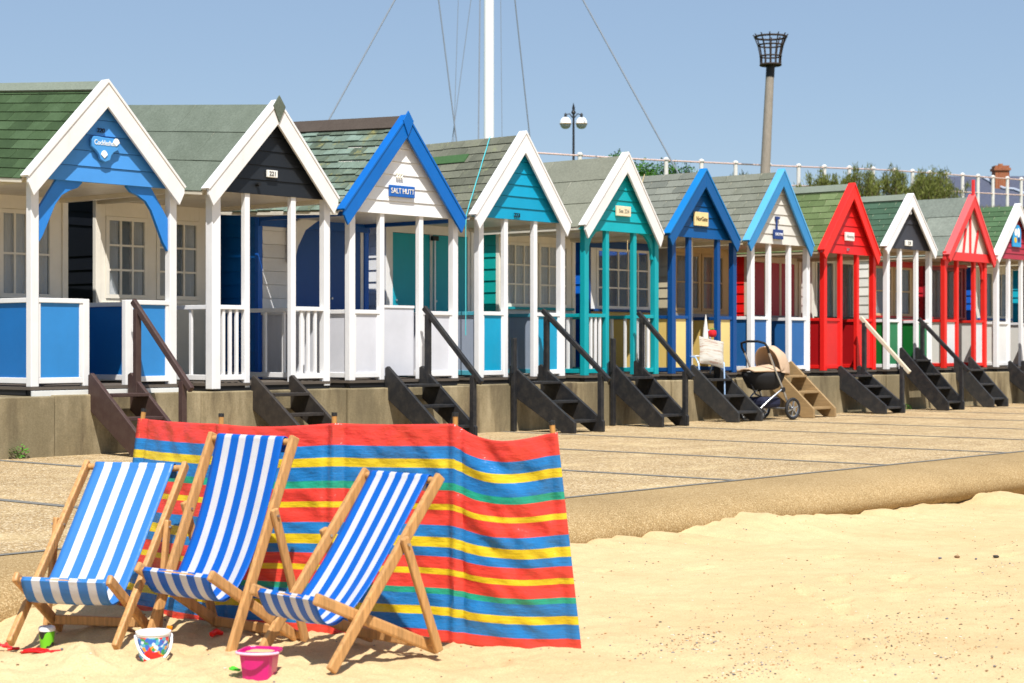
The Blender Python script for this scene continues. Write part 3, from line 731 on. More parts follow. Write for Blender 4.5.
def ex10(root, P, l, a, r, zt, d, gz):
    tm = paint('#d83030'); scroll_bracket(root, P[0]+.045, zt, 1, tm, False); scroll_bracket(root, P[3]-.045, zt, -1, tm, False)
hut(10, 'red timber-framed hut with a pointed finial and pale grey panels', [27.60, 28.05, 28.68, 29.07], (27.52, 2.54), (28.45, 3.58), (29.26, 2.50), 1.36,
    dict(post='#dc2a22', barge='#dc3a3a', cap='#e86060', gable='#e0dcd4', timber='#dc3434', side='#e4e2da', soffit='#b8a890', bw=.12), dict(felt(), mat=ROUGHG),
    dict(frame='#c8b48c', units=[win(.05, .47, (1, 2), CURTB), win(.52, .94, (1, 2), CURTB)], head='#c02828', sill='#c02828', low='#c8c8c8'),
    dict(style='panel', rail='#dc2a22', panel='#d4d6d8', side='#e4e2da', srail='#dc2a22', h=.82), ex10)

def ex11(root, P, l, a, r, zt, d, gz):
    x, z0 = a[0]-.02, gz+.22
    m = MB(); m.prism([(x-.16, z0), (x+.16, z0), (x+.16, z0+.26)] + [(x+.16*math.cos(t*math.pi/8), z0+.26+.14*math.sin(t*math.pi/8)) for t in range(1, 8)] + [(x-.16, z0+.26)], 1, -.09, -.058)
    p = m.build('picture_plaque', plain('plaque_blue', '#2a9ad4', .4), root, bevel=.004)
    for dx, dz, w_, h_, cc in ((-.06, .26, .05, .07, '#f0f0ea'), (.05, .25, .05, .09, '#f0f0ea'), (-.07, .12, .05, .05, '#e8b82c'), (.06, .13, .05, .05, '#1c3c78')):
        m = MB(); n = 10; m.prism([(x+dx+w_*math.cos(k*2*math.pi/n), z0+dz+h_*math.sin(k*2*math.pi/n)) for k in range(n)], 1, -.094, -.089); m.build('motif', plain('motif'+cc, cc, .5), p)
hut(11, 'maroon-gabled hut with white barge boards and an arched blue picture plaque', [29.55, 30.02, 30.53, 31.02], (29.32, 2.59), (30.22, 3.53), (31.12, 2.56), 1.36,
    dict(post=WHB, barge=WHB, gable='#a83040', side='#cc2c38', soffit='#cdc0a4', bw=.13), dict(sh, mat=MGRN),
    dict(frame='#8a2a34', units=[win(.05, .47, (1, 1), None, z0=.6), win(.52, .94, (1, 1), None, z0=.6)], head='#c02828', sill='#b02424'),
    dict(style='panel', rail=WHB, panel='#e0dfdc', side='#e4e2da', h=.80), ex11, boards=.1)
hut(12, 'blue-sided hut at the far right end, its white posts mostly outside the picture', [31.52, 32.0, 32.5, 32.98], (31.30, 2.55), (32.25, 3.50), (33.12, 2.55), 1.36,
    dict(post=WHB, barge='#1f66c8', gable='#e0ded8', side='#1f66d0', soffit='#cdc0a4', bw=.13), dict(sh, mat=GREYSH),
    dict(frame='#dcd8cc', units=[win(.05, .47, (2, 1), CURTB), win(.52, .94, (2, 1), CURTB)], sill='#1f4f9c', low='#dcd8cc'),
    dict(style='panel', rail=WHB, panel='#e0dfdc', h=.80))
hut(13, 'turquoise-sided hut glimpsed through the porch of the maroon-gabled hut', [33.45, 33.95, 34.45, 34.95], (33.25, 2.55), (34.2, 3.50), (35.1, 2.55), 1.36,
    dict(post='#28a0b0', barge='#28b0c0', gable='#e0ded8', side='#20b4c8', soffit='#cdc0a4', bw=.13), dict(sh, mat=GREYSH),
    dict(frame='#3a4a48', units=[win(.05, .47, (2, 1), CURTG), win(.52, .94, (2, 1), CURTG)]),
    dict(style='panel', rail='#28a0b0', panel='#e0dfdc', h=.80))

# ------------------------------------------------------------------ steps down to the promenade
def steps(x0, x1, top, out, col, label, rail=None, post=None, n=3, railcol=None, worn=False):
    xc = (x0+x1)/2; root = empty('wooden_steps', (xc, YW, 0)); w = (x1-x0)/2
    tag(root, label, 'steps', 'wooden steps up to the beach huts')
    mt = wood(col, .7, 1.2, .6, 'y') if worn else paint(col, .55, .9)
    # stringer outline in (y, z), running out from the wall
    d = Vector((-out, -top)).normalized(); wd = .24
    for sx in (-1, 1):
        poly = [(.0+.04, top-.02), (.0, top), (-out-.02, .0+.13), (-out-.02, .004), (-out+.17, .004), (.04, top-.34)]
        m = MB(); m.prism(poly, 0, sx*w-.021, sx*w+.021); m.build('stringer', mt, root, bevel=.005)
    for k in range(n):
        f = (k+.9)/(n+.55); zz = top*(1-f)-.03 ; yy = -out*f
        m = MB(); m.box(-w+.022, w-.022, yy-.09, yy+.13, zz, zz+.032); m.build('tread', mt, root, bevel=.004)
    rc = paint(railcol, .5, .7) if railcol else mt
    if rail:
        sx = rail
        zt0 = rail_h = 1.42
        m = MB(); m.box(sx*w-.03+.055*0, sx*w+.03, -.11, -.052, top-.25, 1.38); m.build('newel_post', mt, root, bevel=.005)
        m = MB(); m.box(sx*w-.028, sx*w+.028, -out+.0, -out+.06, .004, .70); m.build('newel_post', mt, root, bevel=.005)
        m = MB(); m.bar((sx*w, -.02, 1.46), (sx*w, -out-.10, .615), .045, .062); m.build('handrail', rc, root, bevel=.008)
    if post:
        m = MB(); m.box(-w-.075, -w-.022, -.09, -.035, .004, 1.12); m.build('side_post', mt, root, bevel=.006)
        m = MB(); m.bar((-w-.12, -.06, .70), (-w+.04, -.06, .70), .02, .02); m.build('bolt', IRON, root)
    return root
BK = '#1e1f22'
steps(10.28, 10.74, .77, .80, '#43302c', 'dark brown steps with a sloping handrail at the blue-gabled hut', rail=1)
steps(12.30, 12.82, .72, .78, '#2e2926', 'brown-black steps without a handrail at the black-gabled hut')
steps(14.25, 14.80, .80, .80, BK, 'black steps with handrail at the white hut with bright blue barge boards', rail=1)
steps(16.36, 16.90, .80, .95, BK, 'black steps with handrail and tall side post at the cyan-gabled hut', rail=1, post=True)
steps(18.30, 18.84, .84, .80, BK, 'black steps with handrail and tall side post at the teal-gabled hut', rail=1, post=True)
steps(20.12, 20.68, .77, .72, '#2b2c2e', 'scuffed black steps with a cushioned chair on top, at the royal blue hut')
steps(22.02, 22.60, .80, .72, '#a0845c', 'unpainted tan timber steps beside the pushchair', worn=True)
steps(24.00, 24.56, .72, .76, '#26272a', 'worn black steps with a pale handrail at the bright red hut', rail=1, railcol='#cfc4ac', n=4)
steps(25.90, 26.42, 1.0, .80, BK, 'steep black steps with a black handrail at the charcoal-gabled hut', rail=1, n=4)
steps(27.76, 28.28, .84, .66, '#2b2c2e', 'black steps without a handrail at the red timber-framed hut')
steps(29.80, 30.32, .76, .70, BK, 'black steps at the far right edge, below the maroon-gabled hut', rail=1)

# ------------------------------------------------------------------ chair with cushion, pushchair
TUBE = plain('pale_blue_tube', '#a9c4e4', .35, .3)
root = empty('folding_chair', (20.42, 14.20, FLOOR), R(-25))
tag(root, 'pale blue tubular folding chair at the top of the steps of the royal blue hut', 'chair')
for sx in (-.2, .2):
    m = MB(); m.tube([(sx, -.24, -.30 if sx > 0 else 0), (sx, -.22, .14), (sx, -.14, .22), (sx, .12, .24)], .011, 8); m.build('leg', TUBE, root, smooth=True)
    m = MB(); m.tube([(sx, .16, 0), (sx, .05, .22), (sx, .20, .60)], .011, 8); m.build('back_frame', TUBE, root, smooth=True)
m = MB(); m.box(-.2, .2, -.13, .13, .23, .25); m.build('seat', plain('seat_cloth', '#c9ccd0', .8), root, bevel=.005)
def pillow(name, w, h, t, mat, loc, rot, label, cat):
    m = MB(); N = 14; top = []
    for s in (1, -1):
        b = len(m.v)
        for j in range(N+1):
            for i in range(N+1):
                u, v = i/N*2-1, j/N*2-1; k = max(0, (1-u**4)*(1-v**4))**.45
                m.v.append((u*w/2*(1-.05*(1-abs(v))), s*t/2*k + .006*noise.noise(Vector((u*3, v*3, s)))*k, v*h/2*(1-.05*(1-abs(u)))))
        for j in range(N):
            for i in range(N):
                f = (b+j*(N+1)+i, b+j*(N+1)+i+1, b+(j+1)*(N+1)+i+1, b+(j+1)*(N+1)+i)
                m.f.append(f[::-1] if s > 0 else f); m.m.append(0); m.t.append(.5); m.uv.append(None)
    o = m.build(name, mat, None, loc=loc, rot=rot, smooth=True); return tag(o, label, cat)
t = NT('cushion_cloth'); st_ = t.noise(8, 4, .6, sc3=(.5, 1, 5)); a = t.ramp(st_, [(.4, lin('#b8b4ac')), (.56, lin('#b0a898')), (.60, lin('#946c5c')), (.66, lin('#b4aea6'))]); t.bump(st_, .3, .01); CUSH = t.fin(a, .9, .1)
pillow('cushion', .38, .42, .13, CUSH, (20.42, 14.06, FLOOR+.29), (R(-26), R(12), R(-30)), 'white patterned cushion propped on the pale blue folding chair', 'cushion')
m = MB(); m.lathe([(.0, -.05), (.045, -.04), (.062, 0), (.055, .04), (.02, .055), (0, .05)], 14)
o = m.build('toy_tomato', plain('red_plush', '#d01c28', .6), None, loc=(20.58, 14.16, FLOOR+.545), smooth=True); tag(o, 'small red ball shape with green top above the white cushion', 'toy')
m = MB()
for k in range(5): m.bar((0, 0, .045), (.035*math.cos(k*1.26), .035*math.sin(k*1.26), .07), .018, .006)
m.build('leaf', plain('green_plush', '#3c9a30', .7), o)
o = MB().tube([(0, 0, 0), (.005, 0, .18), (.012, 0, .36)], [.045, .03, .004], 10).build('folded_cloth', plain('white_cloth', '#dedbd4', .85), None, loc=(20.50, 14.22, FLOOR+.45), smooth=True)
tag(o, 'white cloth folded to a point behind the cushion on the steps', 'cloth')

def pushchair():
    root = empty('pushchair', (21.08, 13.66, 0), R(-8))
    tag(root, 'beige hooded pushchair with black basket parked between two sets of steps', 'pushchair')
    AL = plain('aluminium', '#c4c8cc', .28, .85); BL = plain('black_fabric', '#1b1b1e', .8); RB = plain('tyre_rubber', '#222224', .7)
    BG = plain('beige_fabric', '#c4a88c', .85, var=.08, scale=9); NV = plain('navy_bag', '#20233a', .85)
    def wheel(x, y, r, w):
        m = MB(); n = 24
        tp = [((r-.02*0)*1.0, 0)]
        b = MB(); b.tube([(x+ (r-w/2)*math.cos(k*2*math.pi/n), y, r + (r-w/2)*math.sin(k*2*math.pi/n)) for k in range(n+1)], w/2, 8, cap=False)
        wh = b.build('wheel', RB, root, smooth=True)
        q = MB()
        for k in range(6): q.bar((x, y, r), (x+(r-w)*math.cos(k*math.pi/3+.3), y, r+(r-w)*math.sin(k*math.pi/3+.3)), .016, .02, up=(0, 1, 0))
        q.tube([(x, y-.03, r), (x, y+.03, r)], .028, 12); q.tube([(x+ (r-w)*math.cos(k*2*math.pi/n), y, r + (r-w)*math.sin(k*2*math.pi/n)) for k in range(n+1)], .007, 6, cap=False)
        q.build('rim', METAL, wh, smooth=False)
    for y in (-.28, .26): wheel(.30, y, .155, .045)
    for y in (-.15, .15): wheel(-.22, y, .085, .035)
    MB().tube([(.30, -.27, .155), (.30, .25, .155)], .012, 8).build('axle', AL, root)
    for y in (-.22, .22):
        MB().tube([(.30, y, .16), (.17, y, .42), (.04, y, .62), (-.10, y, .88), (-.13, y, .93)], .014, 8).build('frame_tube', AL, root, smooth=True)
        MB().tube([(-.22, y*.7, .17), (-.12, y*.85, .26), (.17, y, .44)], .013, 8).build('frame_tube', AL, root, smooth=True)
        MB().tube([(.165, y*1.08, .42), (.165, y*.9, .42)], .035, 12).build('joint', BL, root)
    MB().tube([(-.22, -.15, .17), (-.22, .15, .17)], .012, 8).build('axle', AL, root)
    MB().tube([(-.13, -.22, .93), (-.17, -.235, 1.0), (-.205, -.21, 1.06), (-.22, -.10, 1.085), (-.22, .10, 1.085), (-.205, .21, 1.06), (-.17, .235, 1.0), (-.13, .22, .93)], .017, 10).build('handle', BL, root, smooth=True)
    # bassinet: boat shaped tub
    def sec(x0, x1, hy, zt, zb, n=24):
        out = []
        for (kk, zz) in ((1, zt), (.97, zt-.06), (.88, (zt+zb)/2), (.72, zb+.03), (.5, zb), (.0, zb)):
            ring = []
            for i in range(n):
                t = 2*math.pi*i/n; ct, s_ = math.cos(t), math.sin(t)
                ring.append(((x0+x1)/2 + kk*(x1-x0)/2*math.copysign(abs(ct)**.75, ct), kk*hy*math.copysign(abs(s_)**.75, s_), zz))
            out.append(ring)
        return out
    rg = sec(-.34, .36, .20, .66, .42); m = MB(); n = 24
    for r_ in rg: m.v += r_
    for i in range(len(rg)-1):
        for k in range(n): m.f.append((i*n+k, (i+1)*n+k, (i+1)*n+(k+1) % n, i*n+(k+1) % n)); m.m.append(0); m.t.append(.5); m.uv.append(None)
    m.build('bassinet', BL, root, smooth=True, solid=.012)
    # apron
    m = MB(); N = 12
    for j in range(N+1):
        for i in range(N+1):
            u = i/N; v = j/N*2-1; xx_ = -.36 + .48*u; yy_ = v*.215*(1-.25*(1-u)**3)
            m.v.append((xx_, yy_, .675 + .055*(1-v*v)*(.5+u) + .012*noise.noise(Vector((u*7, v*5, 3)))))
    for j in range(N):
        for i in range(N): m.f.append((j*(N+1)+i, j*(N+1)+i+1, (j+1)*(N+1)+i+1, (j+1)*(N+1)+i)); m.m.append(0); m.t.append(.5); m.uv.append(None)
    m.build('apron', BG, root, smooth=True, solid=.02)
    # hood: ribs fanned from the side pivots
    m = MB(); NA, NB_ = 16, 18
    for j in range(NA+1):
        fan = R(-8 + 118*j/NA)   # 0 = towards +x, 110 = leaning back over the apron
        rr = .37 - .012*abs(math.sin(j*math.pi/4))
        for i in range(NB_+1):
            t = math.pi*i/NB_; y = .215*math.cos(t); h = math.sin(t)**.62*rr
            m.v.append((.13 + h*math.cos(fan)*.86, y*1.02, .66 + h*math.sin(fan)))
    for j in range(NA):
        for i in range(NB_):
            a_ = j*(NB_+1)+i; m.f.append((a_, a_+NB_+1, a_+NB_+2, a_+1)); m.m.append(0); m.t.append(.5); m.uv.append(None)
    m.build('hood', BG, root, smooth=True, solid=.010)
    m = MB(); m.box(-.17, .20, -.17, .17, .17, .32); b_ = m.build('basket', NV, root, bevel=.05)
    MB().tube([(-.30, -.05, .50), (-.22, -.06, .36), (-.02, -.06, .30)], .012, 6).build('strap', BL, root)
pushchair()

# ------------------------------------------------------------------ deckchairs
WOOD = wood('#c4935c', .55, 1.3, .5, 'z')
def canvas_mat(name, blue, white='#d9d9dc'):
    t = NT(name); uv = t.node('ShaderNodeUVMap'); sp = t.node('ShaderNodeSeparateXYZ'); t.link(uv.outputs[0], sp.inputs[0])
    w = t.math('LESS_THAN', t.math('FRACT', t.math('ADD', t.math('MULTIPLY', sp.outputs[0], 4.54), .0)), .54)
    a = t.mix(w, lin(white), lin(blue)); a = t.mix(.35, a, t.ramp(t.noise(9, 5, .6), [(.3, (.85,.86,.9)), (.6, (1,1,1))]), 'MULTIPLY')
    wv = t.noise(160, 2, .5); f = t.noise(5, 4, .6); b1 = t.bump(f, .35, .02); t.bump(wv, .2, .002, b1)
    t.fin(a, .38, .45)
    tr = t.node('ShaderNodeBsdfTranslucent'); t.link(a, tr.inputs[0]); mx = t.node('ShaderNodeMixShader'); mx.inputs[0].default_value = .28
    t.link(t.b.outputs[0], mx.inputs[1]); t.link(tr.outputs[0], mx.inputs[2]); t.link(mx.outputs[0], t.out.inputs['Surface'])
    return t.mat
def deckchair(p, mat, label, sag, zg=SAND):
    x0, y0, phi, W, tb, th, sb, sh_, rb = p
    root = empty('deckchair', (x0, y0, zg), phi)
    tag(root, label, 'deckchair', 'striped deckchairs on the sand')
    # local: x = across, y = back (towards the windbreak), z up
    hw = W/2
    T = Vector((tb, th)); F = Vector((0, 0)); Sx = Vector((sb, sh_)); Q = Vector((rb, 0.0))
    d = (T-F).normalized(); F2 = F - d*.018; T2 = T + d*.02
    piv = F + (T-F)*.645
    upn = (0, -d.y, d.x)
    for s in (-1, 1):
        m = MB(); m.bar((s*hw, F2.x, F2.y), (s*hw, T2.x, T2.y), .024, .044, up=upn); m.build('back_rail', WOOD, root, bevel=.006)
        e = (Q-Sx).normalized(); Qe = Q + e*.03; Se = Sx - e*.035; un2 = (0, -e.y, e.x)
        m = MB(); m.bar((s*(hw-.026), Se.x, Se.y), (s*(hw-.026), Qe.x, Qe.y+.012), .024, .046, up=un2); m.build('seat_rail', WOOD, root, bevel=.009)
        g = (piv - Vector((rb-.01, .02))).normalized(); un3 = (0, -g.y, g.x)
        m = MB(); a0 = piv + g*.03; m.bar((s*(hw+.025), a0.x, a0.y), (s*(hw+.025), rb-.01, .0), .022, .036, up=un3); m.build('prop_strut', WOOD, root, bevel=.006)
        m = MB(); m.tube([(s*(hw+.045), piv.x, piv.y), (s*(hw-.016), piv.x, piv.y)], .006, 8); c_ = Sx + (Q-Sx)*.0
        m.build('pivot_bolt', METAL, root)
    bars = [((-hw+.012, T.x, T.y-.004), (hw-.012, T.x, T.y-.004), .014, 'top_bar'), ((-hw+.038, Sx.x, Sx.y), (hw-.038, Sx.x, Sx.y), .012, 'front_bar')]
    for a_, b_, r_, nm in bars: MB().tube([a_, b_], r_, 12).build(nm, WOOD, root, smooth=True)
    m = MB(); c_ = Sx + (Q-Sx)*.84; m.bar((-hw+.04, c_.x, c_.y+.004), (hw-.04, c_.x, c_.y+.004), .022, .04, up=(0, 0, 1)); m.build('cross_bar', WOOD, root, bevel=.005)
    m = MB(); m.bar((-hw-.012, rb-.02, .035), (hw+.012, rb-.02, .035), .022, .032, up=(0, 0, 1)); m.build('cross_bar', WOOD, root, bevel=.005)
    # sling
    P0 = T + Vector((-.016, .002)); P3 = Sx + Vector((-.014, .002)); N = 48; K = 20; cw = hw - .045
    P1 = P0 - d*(T.length*.62) + Vector((sag, -sag*.3)); P2 = Sx + Vector((.06, -.25))
    path = [T + Vector((.016, -.05)), T + Vector((.017, -.005)), T + Vector((.010, .013)), T + Vector((-.004, .018)), T + Vector((-.013, .012))]
    for k in range(N+1):
        u = k/N; path.append(P0*(1-u)**3 + P1*3*u*(1-u)**2 + P2*3*u*u*(1-u) + P3*u**3)
    path += [Sx + Vector((-.002, .014)), Sx + Vector((.012, .008))]
    m = MB(); L_ = len(path)
    for j, q in enumerate(path):
        v = j/(L_-1)
        for i in range(K+1):
            u = i/K*2-1; nar = 1 - .03*math.sin(math.pi*v)
            dip = -.012*math.sin(math.pi*min(1, v*1.0))*(1-u*u) + .003*noise.noise(Vector((u*3, v*6, x0*5)))*math.sin(math.pi*v)
            # thinner hems pull a little wavy at the edge
            m.v.append((u*cw*nar, q.x - dip*d.y*1.2, q.y + dip*.6))
    uvs = [(i/K, j/(L_-1)) for j in range(L_) for i in range(K+1)]
    for j in range(L_-1):
        for i in range(K):
            f = (j*(K+1)+i, (j+1)*(K+1)+i, (j+1)*(K+1)+i+1, j*(K+1)+i+1)
            m.f.append(f); m.m.append(0); m.t.append(.5); m.uv.append([uvs[k] for k in f])
    m.build('canvas', mat, root, smooth=True, solid=.003)
    return root
deckchair([4.345, 6.175, -1.10, .470, .660, .672, .010, .245, .350], canvas_mat('canvas_sunlit', '#3e84cc', '#dedee0'), 'most reclined deckchair, sunlit blue and white stripes, leftmost beside the green cup', .01, SAND+.025)  # lighter stripes: sun through the cloth is put into their colour
deckchair([4.67, 5.784, -1.54, .500, .35, .838, -.053, .308, .408], canvas_mat('canvas_deep', '#0a68cc'), 'tallest, most upright deckchair, deep blue and white stripes, between the other two', .075)
deckchair([4.65, 5.113, -1.648, .445, .529, .670, -.034, .245, .521], canvas_mat('canvas_mid', '#0c6acc'), 'rightmost deckchair, small and blue-striped, in front of the middle of the windbreak', .03, SAND+.035)

# ------------------------------------------------------------------ windbreak
def windbreak():
    root = empty('windbreak', (5.25, 5.5, SAND))
    tag(root, 'rainbow striped plastic windbreak on wooden poles behind the deckchairs', 'windbreak')
    o = Vector((5.25, 5.5, SAND))
    bot = [(5.13, 6.86), (5.10, 6.12), (5.31, 5.60), (5.52, 5.09), (5.72, 4.60)]
    top = [(5.27, 6.86, .69), (5.20, 6.21, .685), (5.34, 5.63, .70), (5.52, 5.09, .707), (5.65, 4.67, .68)]
    t = NT('windbreak_plastic'); uv = t.node('ShaderNodeUVMap'); sp = t.node('ShaderNodeSeparateXYZ'); t.link(uv.outputs[0], sp.inputs[0])
    Rr, Bb, Yy, Gg = lin('#ee4a3c'), lin('#2a82c4'), lin('#eed028'), lin('#2aa886')
    cuts = [(57, Rr), (110, Bb), (142, Yy), (165, Bb), (200, Gg), (220, Rr), (253, Yy), (268, Rr), (305, Bb), (333, Yy), (358, Bb), (382, Rr), (412, Yy), (425, Rr), (460, Gg), (473, Bb), (505, Yy), (527, Bb), (562, Rr)]
    a = t.ramp(sp.outputs[1], [((c-57)/535, k) for c, k in cuts], 'CONSTANT')
    # fine horizontal woven threads
    cu = t.node('ShaderNodeCombineXYZ'); t.link(t.math('MULTIPLY', sp.outputs[0], 2.), cu.inputs[0]); t.link(t.math('MULTIPLY', sp.outputs[1], 90.), cu.inputs[1])
    n = t.noise(2.2, 4, .7, vec=cu.outputs[0]); a = t.mix(.75, a, t.ramp(n, [(.3, (.70,.70,.72)), (.65, (1.10,1.10,1.10))]), 'MULTIPLY')
    w1 = t.noise(5, 4, .6, sc3=(1, 1, 2.2)); w2 = t.noise(13, 5, .7, sc3=(1, 1, 3.)); b1 = t.bump(w1, .5, .03); b2 = t.bump(w2, .22, .010, b1); t.bump(n, .35, .003, b2)
    t.fin(a, .20, .65); tr = t.node('ShaderNodeBsdfTranslucent'); t.link(a, tr.inputs[0]); mx = t.node('ShaderNodeMixShader'); mx.inputs[0].default_value = .22
    t.link(t.b.outputs[0], mx.inputs[1]); t.link(tr.outputs[0], mx.inputs[2]); t.link(mx.outputs[0], t.out.inputs['Surface'])
    PW = wood('#b98648', .6)
    CAP = plain('black_cap', '#202020', .5)
    for i in range(5):
        b_ = Vector((*bot[i], SAND)) - o; t_ = Vector(top[i]) - o; d = (t_-b_).normalized()
        MB().tube([b_ - d*.15, t_ + d*.030], .0115, 10).build('pole', PW, root, smooth=True)
        MB().tube([t_ + d*.030, t_ + d*.046], .0128, 10).build('pole_cap', CAP, root, smooth=True)
    m = MB(); NU, NV_ = 44, 90; cols = 4*NU+1
    sag = [.004, .012, .004, .050]; bul = [.03, .022, -.02, .028]
    for j in range(NV_+1):
        v = j/NV_
        for s in range(4):
            for k in range(NU + (1 if s == 3 else 0)):
                u = k/NU; tt = Vector(top[s])*(1-u) + Vector(top[s+1])*u; bb = Vector((*bot[s], SAND-.01))*(1-u) + Vector((*bot[s+1], SAND-.01))*u
                sg = 4*u*(1-u); tt.z -= sag[s]*sg*(1.35 - .6*u); bb.z += (.006 if s < 3 else -.008)*sg
                p = tt*(1-v) + bb*v
                dx = Vector((top[s+1][0]-top[s][0], top[s+1][1]-top[s][1], 0)).normalized()
                if s == 3 and u > .93: p += dx*.026*(u-.93)/.07
                if s == 0 and u < .07: p -= dx*.02*(.07-u)/.07
                nr = Vector((dx.y, -dx.x, 0))
                G = s*1. + u
                wr = .009*noise.noise(Vector((G*2.2, v*5. + G*1.2, 1.))) + .012*noise.noise(Vector((G*5, v*11 - G*4, 5.))) + .007*abs(noise.noise(Vector((G*4.5, v*9 + G*6, 15.)))) + .0016*noise.noise(Vector((G*5, v*40, 8.)))
                pin = min(1, sg*3)
                # diagonal creases near the last panel's top corner
                if s == 3: wr += .012*math.sin((v*9 - u*3.2)*3.)*sg*(1-v)*.8
                p += nr*(wr*pin + bul[s]*sg*(.4+.6*math.sin(math.pi*v))) ; 
                # the stripes themselves ride with the cloth: small vertical slack
                p.z += .0028*noise.noise(Vector((G*2.5, v*3., 12.)))*pin*math.sin(math.pi*v)
                dd = min(u, 1-u)*.57; ff = math.exp(-(dd/(.020 if 0 < s + u < 3.9 else .045))**2); m.v.append(tuple(p - o + nr*(.0145*ff - .008*math.exp(-((dd-.040)/.014)**2))))
    for j in range(NV_):
        for i in range(cols-1):
            f = (j*cols+i, (j+1)*cols+i, (j+1)*cols+i+1, j*cols+i+1)
            m.f.append(f); m.m.append(0); m.t.append(.5); m.uv.append([((k % cols)/NU, (k//cols)/NV_) for k in f])
    m.build('sheet', t.mat, root, smooth=True, solid=.0012)
windbreak()

# ------------------------------------------------------------------ toys and cup on the sand
def gz_(x, y): return zsand(x, y)
WHP = plain('white_plastic', '#e8e8ea', .35)
# green cup with black patches
t = NT('cup_print'); v = t.noise(24, 1, .4); a = t.mix(t.ramp(v, [(.50, (0,0,0)), (.52, (1,1,1))]), lin('#6cc024'), lin('#1c201c')); CUP = t.fin(a, .35, .5)
root = empty('travel_cup', (4.40, 6.37, gz_(4.40, 6.37)-.004)); tag(root, 'green cup with black patches and white lid in front of the leftmost deckchair', 'cup')
MB().lathe([(0, 0), (.026, 0), (.033, .072), (.033, .078)], 20).build('cup_body', CUP, root, smooth=True)
MB().lathe([(.0345, .074), (.0355, .080), (.034, .090), (.028, .094), (.0, .092)], 20).build('lid', WHP, root, smooth=True)
# red spades
RED = plain('red_plastic', '#e01c1c', .3)
def spade(x, y, rz, label, s=1., bury=0.):
    root = empty('toy_spade', (x, y, gz_(x, y)+.012-bury), rz); tag(root, label, 'toy spade', 'toy spades lying on the sand')
    m = MB(); N = 8
    for i in range(N+1):
        u = i/N; w = .036*(1-.25*u*u)*s if i < N else .02*s
        for k, v in enumerate((-1, -.5, 0, .5, 1)): m.v.append((u*.10*s, v*w, .012*abs(v)**2*s + .006*math.sin(u*3)))
    for i in range(N):
        for k in range(4): m.f.append((i*5+k, (i+1)*5+k, (i+1)*5+k+1, i*5+k+1)); m.m.append(0); m.t.append(.5); m.uv.append(None)
    m.build('blade', RED, root, smooth=True, solid=.004)
    MB().tube([(0, 0, .006), (-.05*s, .006, .012), (-.13*s, -.004, .010)], [.009*s, .007*s, .007*s], 8).build('shaft', RED, root, smooth=True)
    MB().tube([(-.13*s, -.03*s, .01), (-.135*s, 0, .012), (-.13*s, .03*s, .01)], .008*s, 8).build('grip', RED, root, smooth=True)
spade(4.20, 6.08, R(131), 'red plastic spade lying flat, handle towards the leftmost deckchair')
spade(4.325, 6.545, R(70), 'red plastic toy at the left edge, beside the foot of the leftmost deckchair', .8)
# white printed bucket
t = NT('bucket_print'); sx = t.node('ShaderNodeSeparateXYZ'); co = t.node('ShaderNodeTexCoord'); t.link(co.outputs['Object'], sx.inputs[0])
v1 = t.node('ShaderNodeTexVoronoi'); v1.inputs['Scale'].default_value = 75; t.link(co.outputs['Object'], v1.inputs['Vector']); se = t.node('ShaderNodeSeparateColor'); t.link(v1.outputs['Color'], se.inputs[0])
a = t.ramp(se.outputs[0], [(0, lin('#2f6fc8')), (.28, lin('#58b0c8')), (.45, lin('#3c9a5c')), (.58, lin('#6c4ca8')), (.72, lin('#d8e4ee')), (.86, lin('#e8a02c'))], 'CONSTANT')
rn = t.noise(16, 2, .5); a = t.mix(t.ramp(rn, [(.5, (0,0,0)), (.52, (1,1,1))]), a, lin('#e42c24'))
inn = t.math('MULTIPLY', t.math('GREATER_THAN', sx.outputs[2], .012), t.math('LESS_THAN', sx.outputs[2], .110)); a = t.mix(inn, lin('#ecebe8'), a); BPR = t.fin(a, .35, .45)
root = empty('seaside_bucket', (4.43, 5.70, gz_(4.43, 5.70)-.012), R(148)); tag(root, 'white round bucket with red and blue print in front of the tallest deckchair', 'bucket')
m = MB(); m.lathe([(0, .0), (.052, .0), (.066, .118), (.0695, .119), (.0695, .128), (.066, .129), (.063, .119), (.062, .108)], 28); m.build('bucket_body', BPR, root, smooth=True)
m = MB(); m.lathe([(.0635, .108), (.03, .113), (0, .115)], 20); m.build('sand_fill', M_SAND, root, smooth=True)
hp = [(.069*math.cos(R(t_))*1.02, .074*math.sin(R(t_))**.7+.0, .112 - .092*math.sin(R(t_))) for t_ in range(0, 181, 15)]
MB().tube(hp, .0055, 8).build('handle', WHP, root, smooth=True)
# pink square bucket
PK = plain('pink_plastic', '#d4127c', .25, spec=.6); t = PK.node_tree.nodes['Principled BSDF']; t.inputs['Transmission Weight'].default_value = .15
root = empty('seaside_bucket', (4.42, 5.06, gz_(4.42, 5.06)-.030), R(-60)); tag(root, 'bright pink square bucket full of sand in front of the rightmost deckchair', 'bucket')
m = MB(); a0, a1, h_ = .052, .064, .110
def sq(a_, z_, n=24):
    out = []
    for i in range(n):
        t_ = 2*math.pi*i/n; c_, s_ = math.cos(t_), math.sin(t_); k = (abs(c_)**6+abs(s_)**6)**(-1/6.); out.append((a_*k*c_, a_*k*s_, z_))
    return out
def rings(rs):
    m = MB(); n = len(rs[0])
    for r_ in rs: m.v += r_
    for i in range(len(rs)-1):
        for k in range(n): m.f.append((i*n+k, i*n+(k+1) % n, (i+1)*n+(k+1) % n, (i+1)*n+k)); m.m.append(0); m.t.append(.5); m.uv.append(None)
    return m
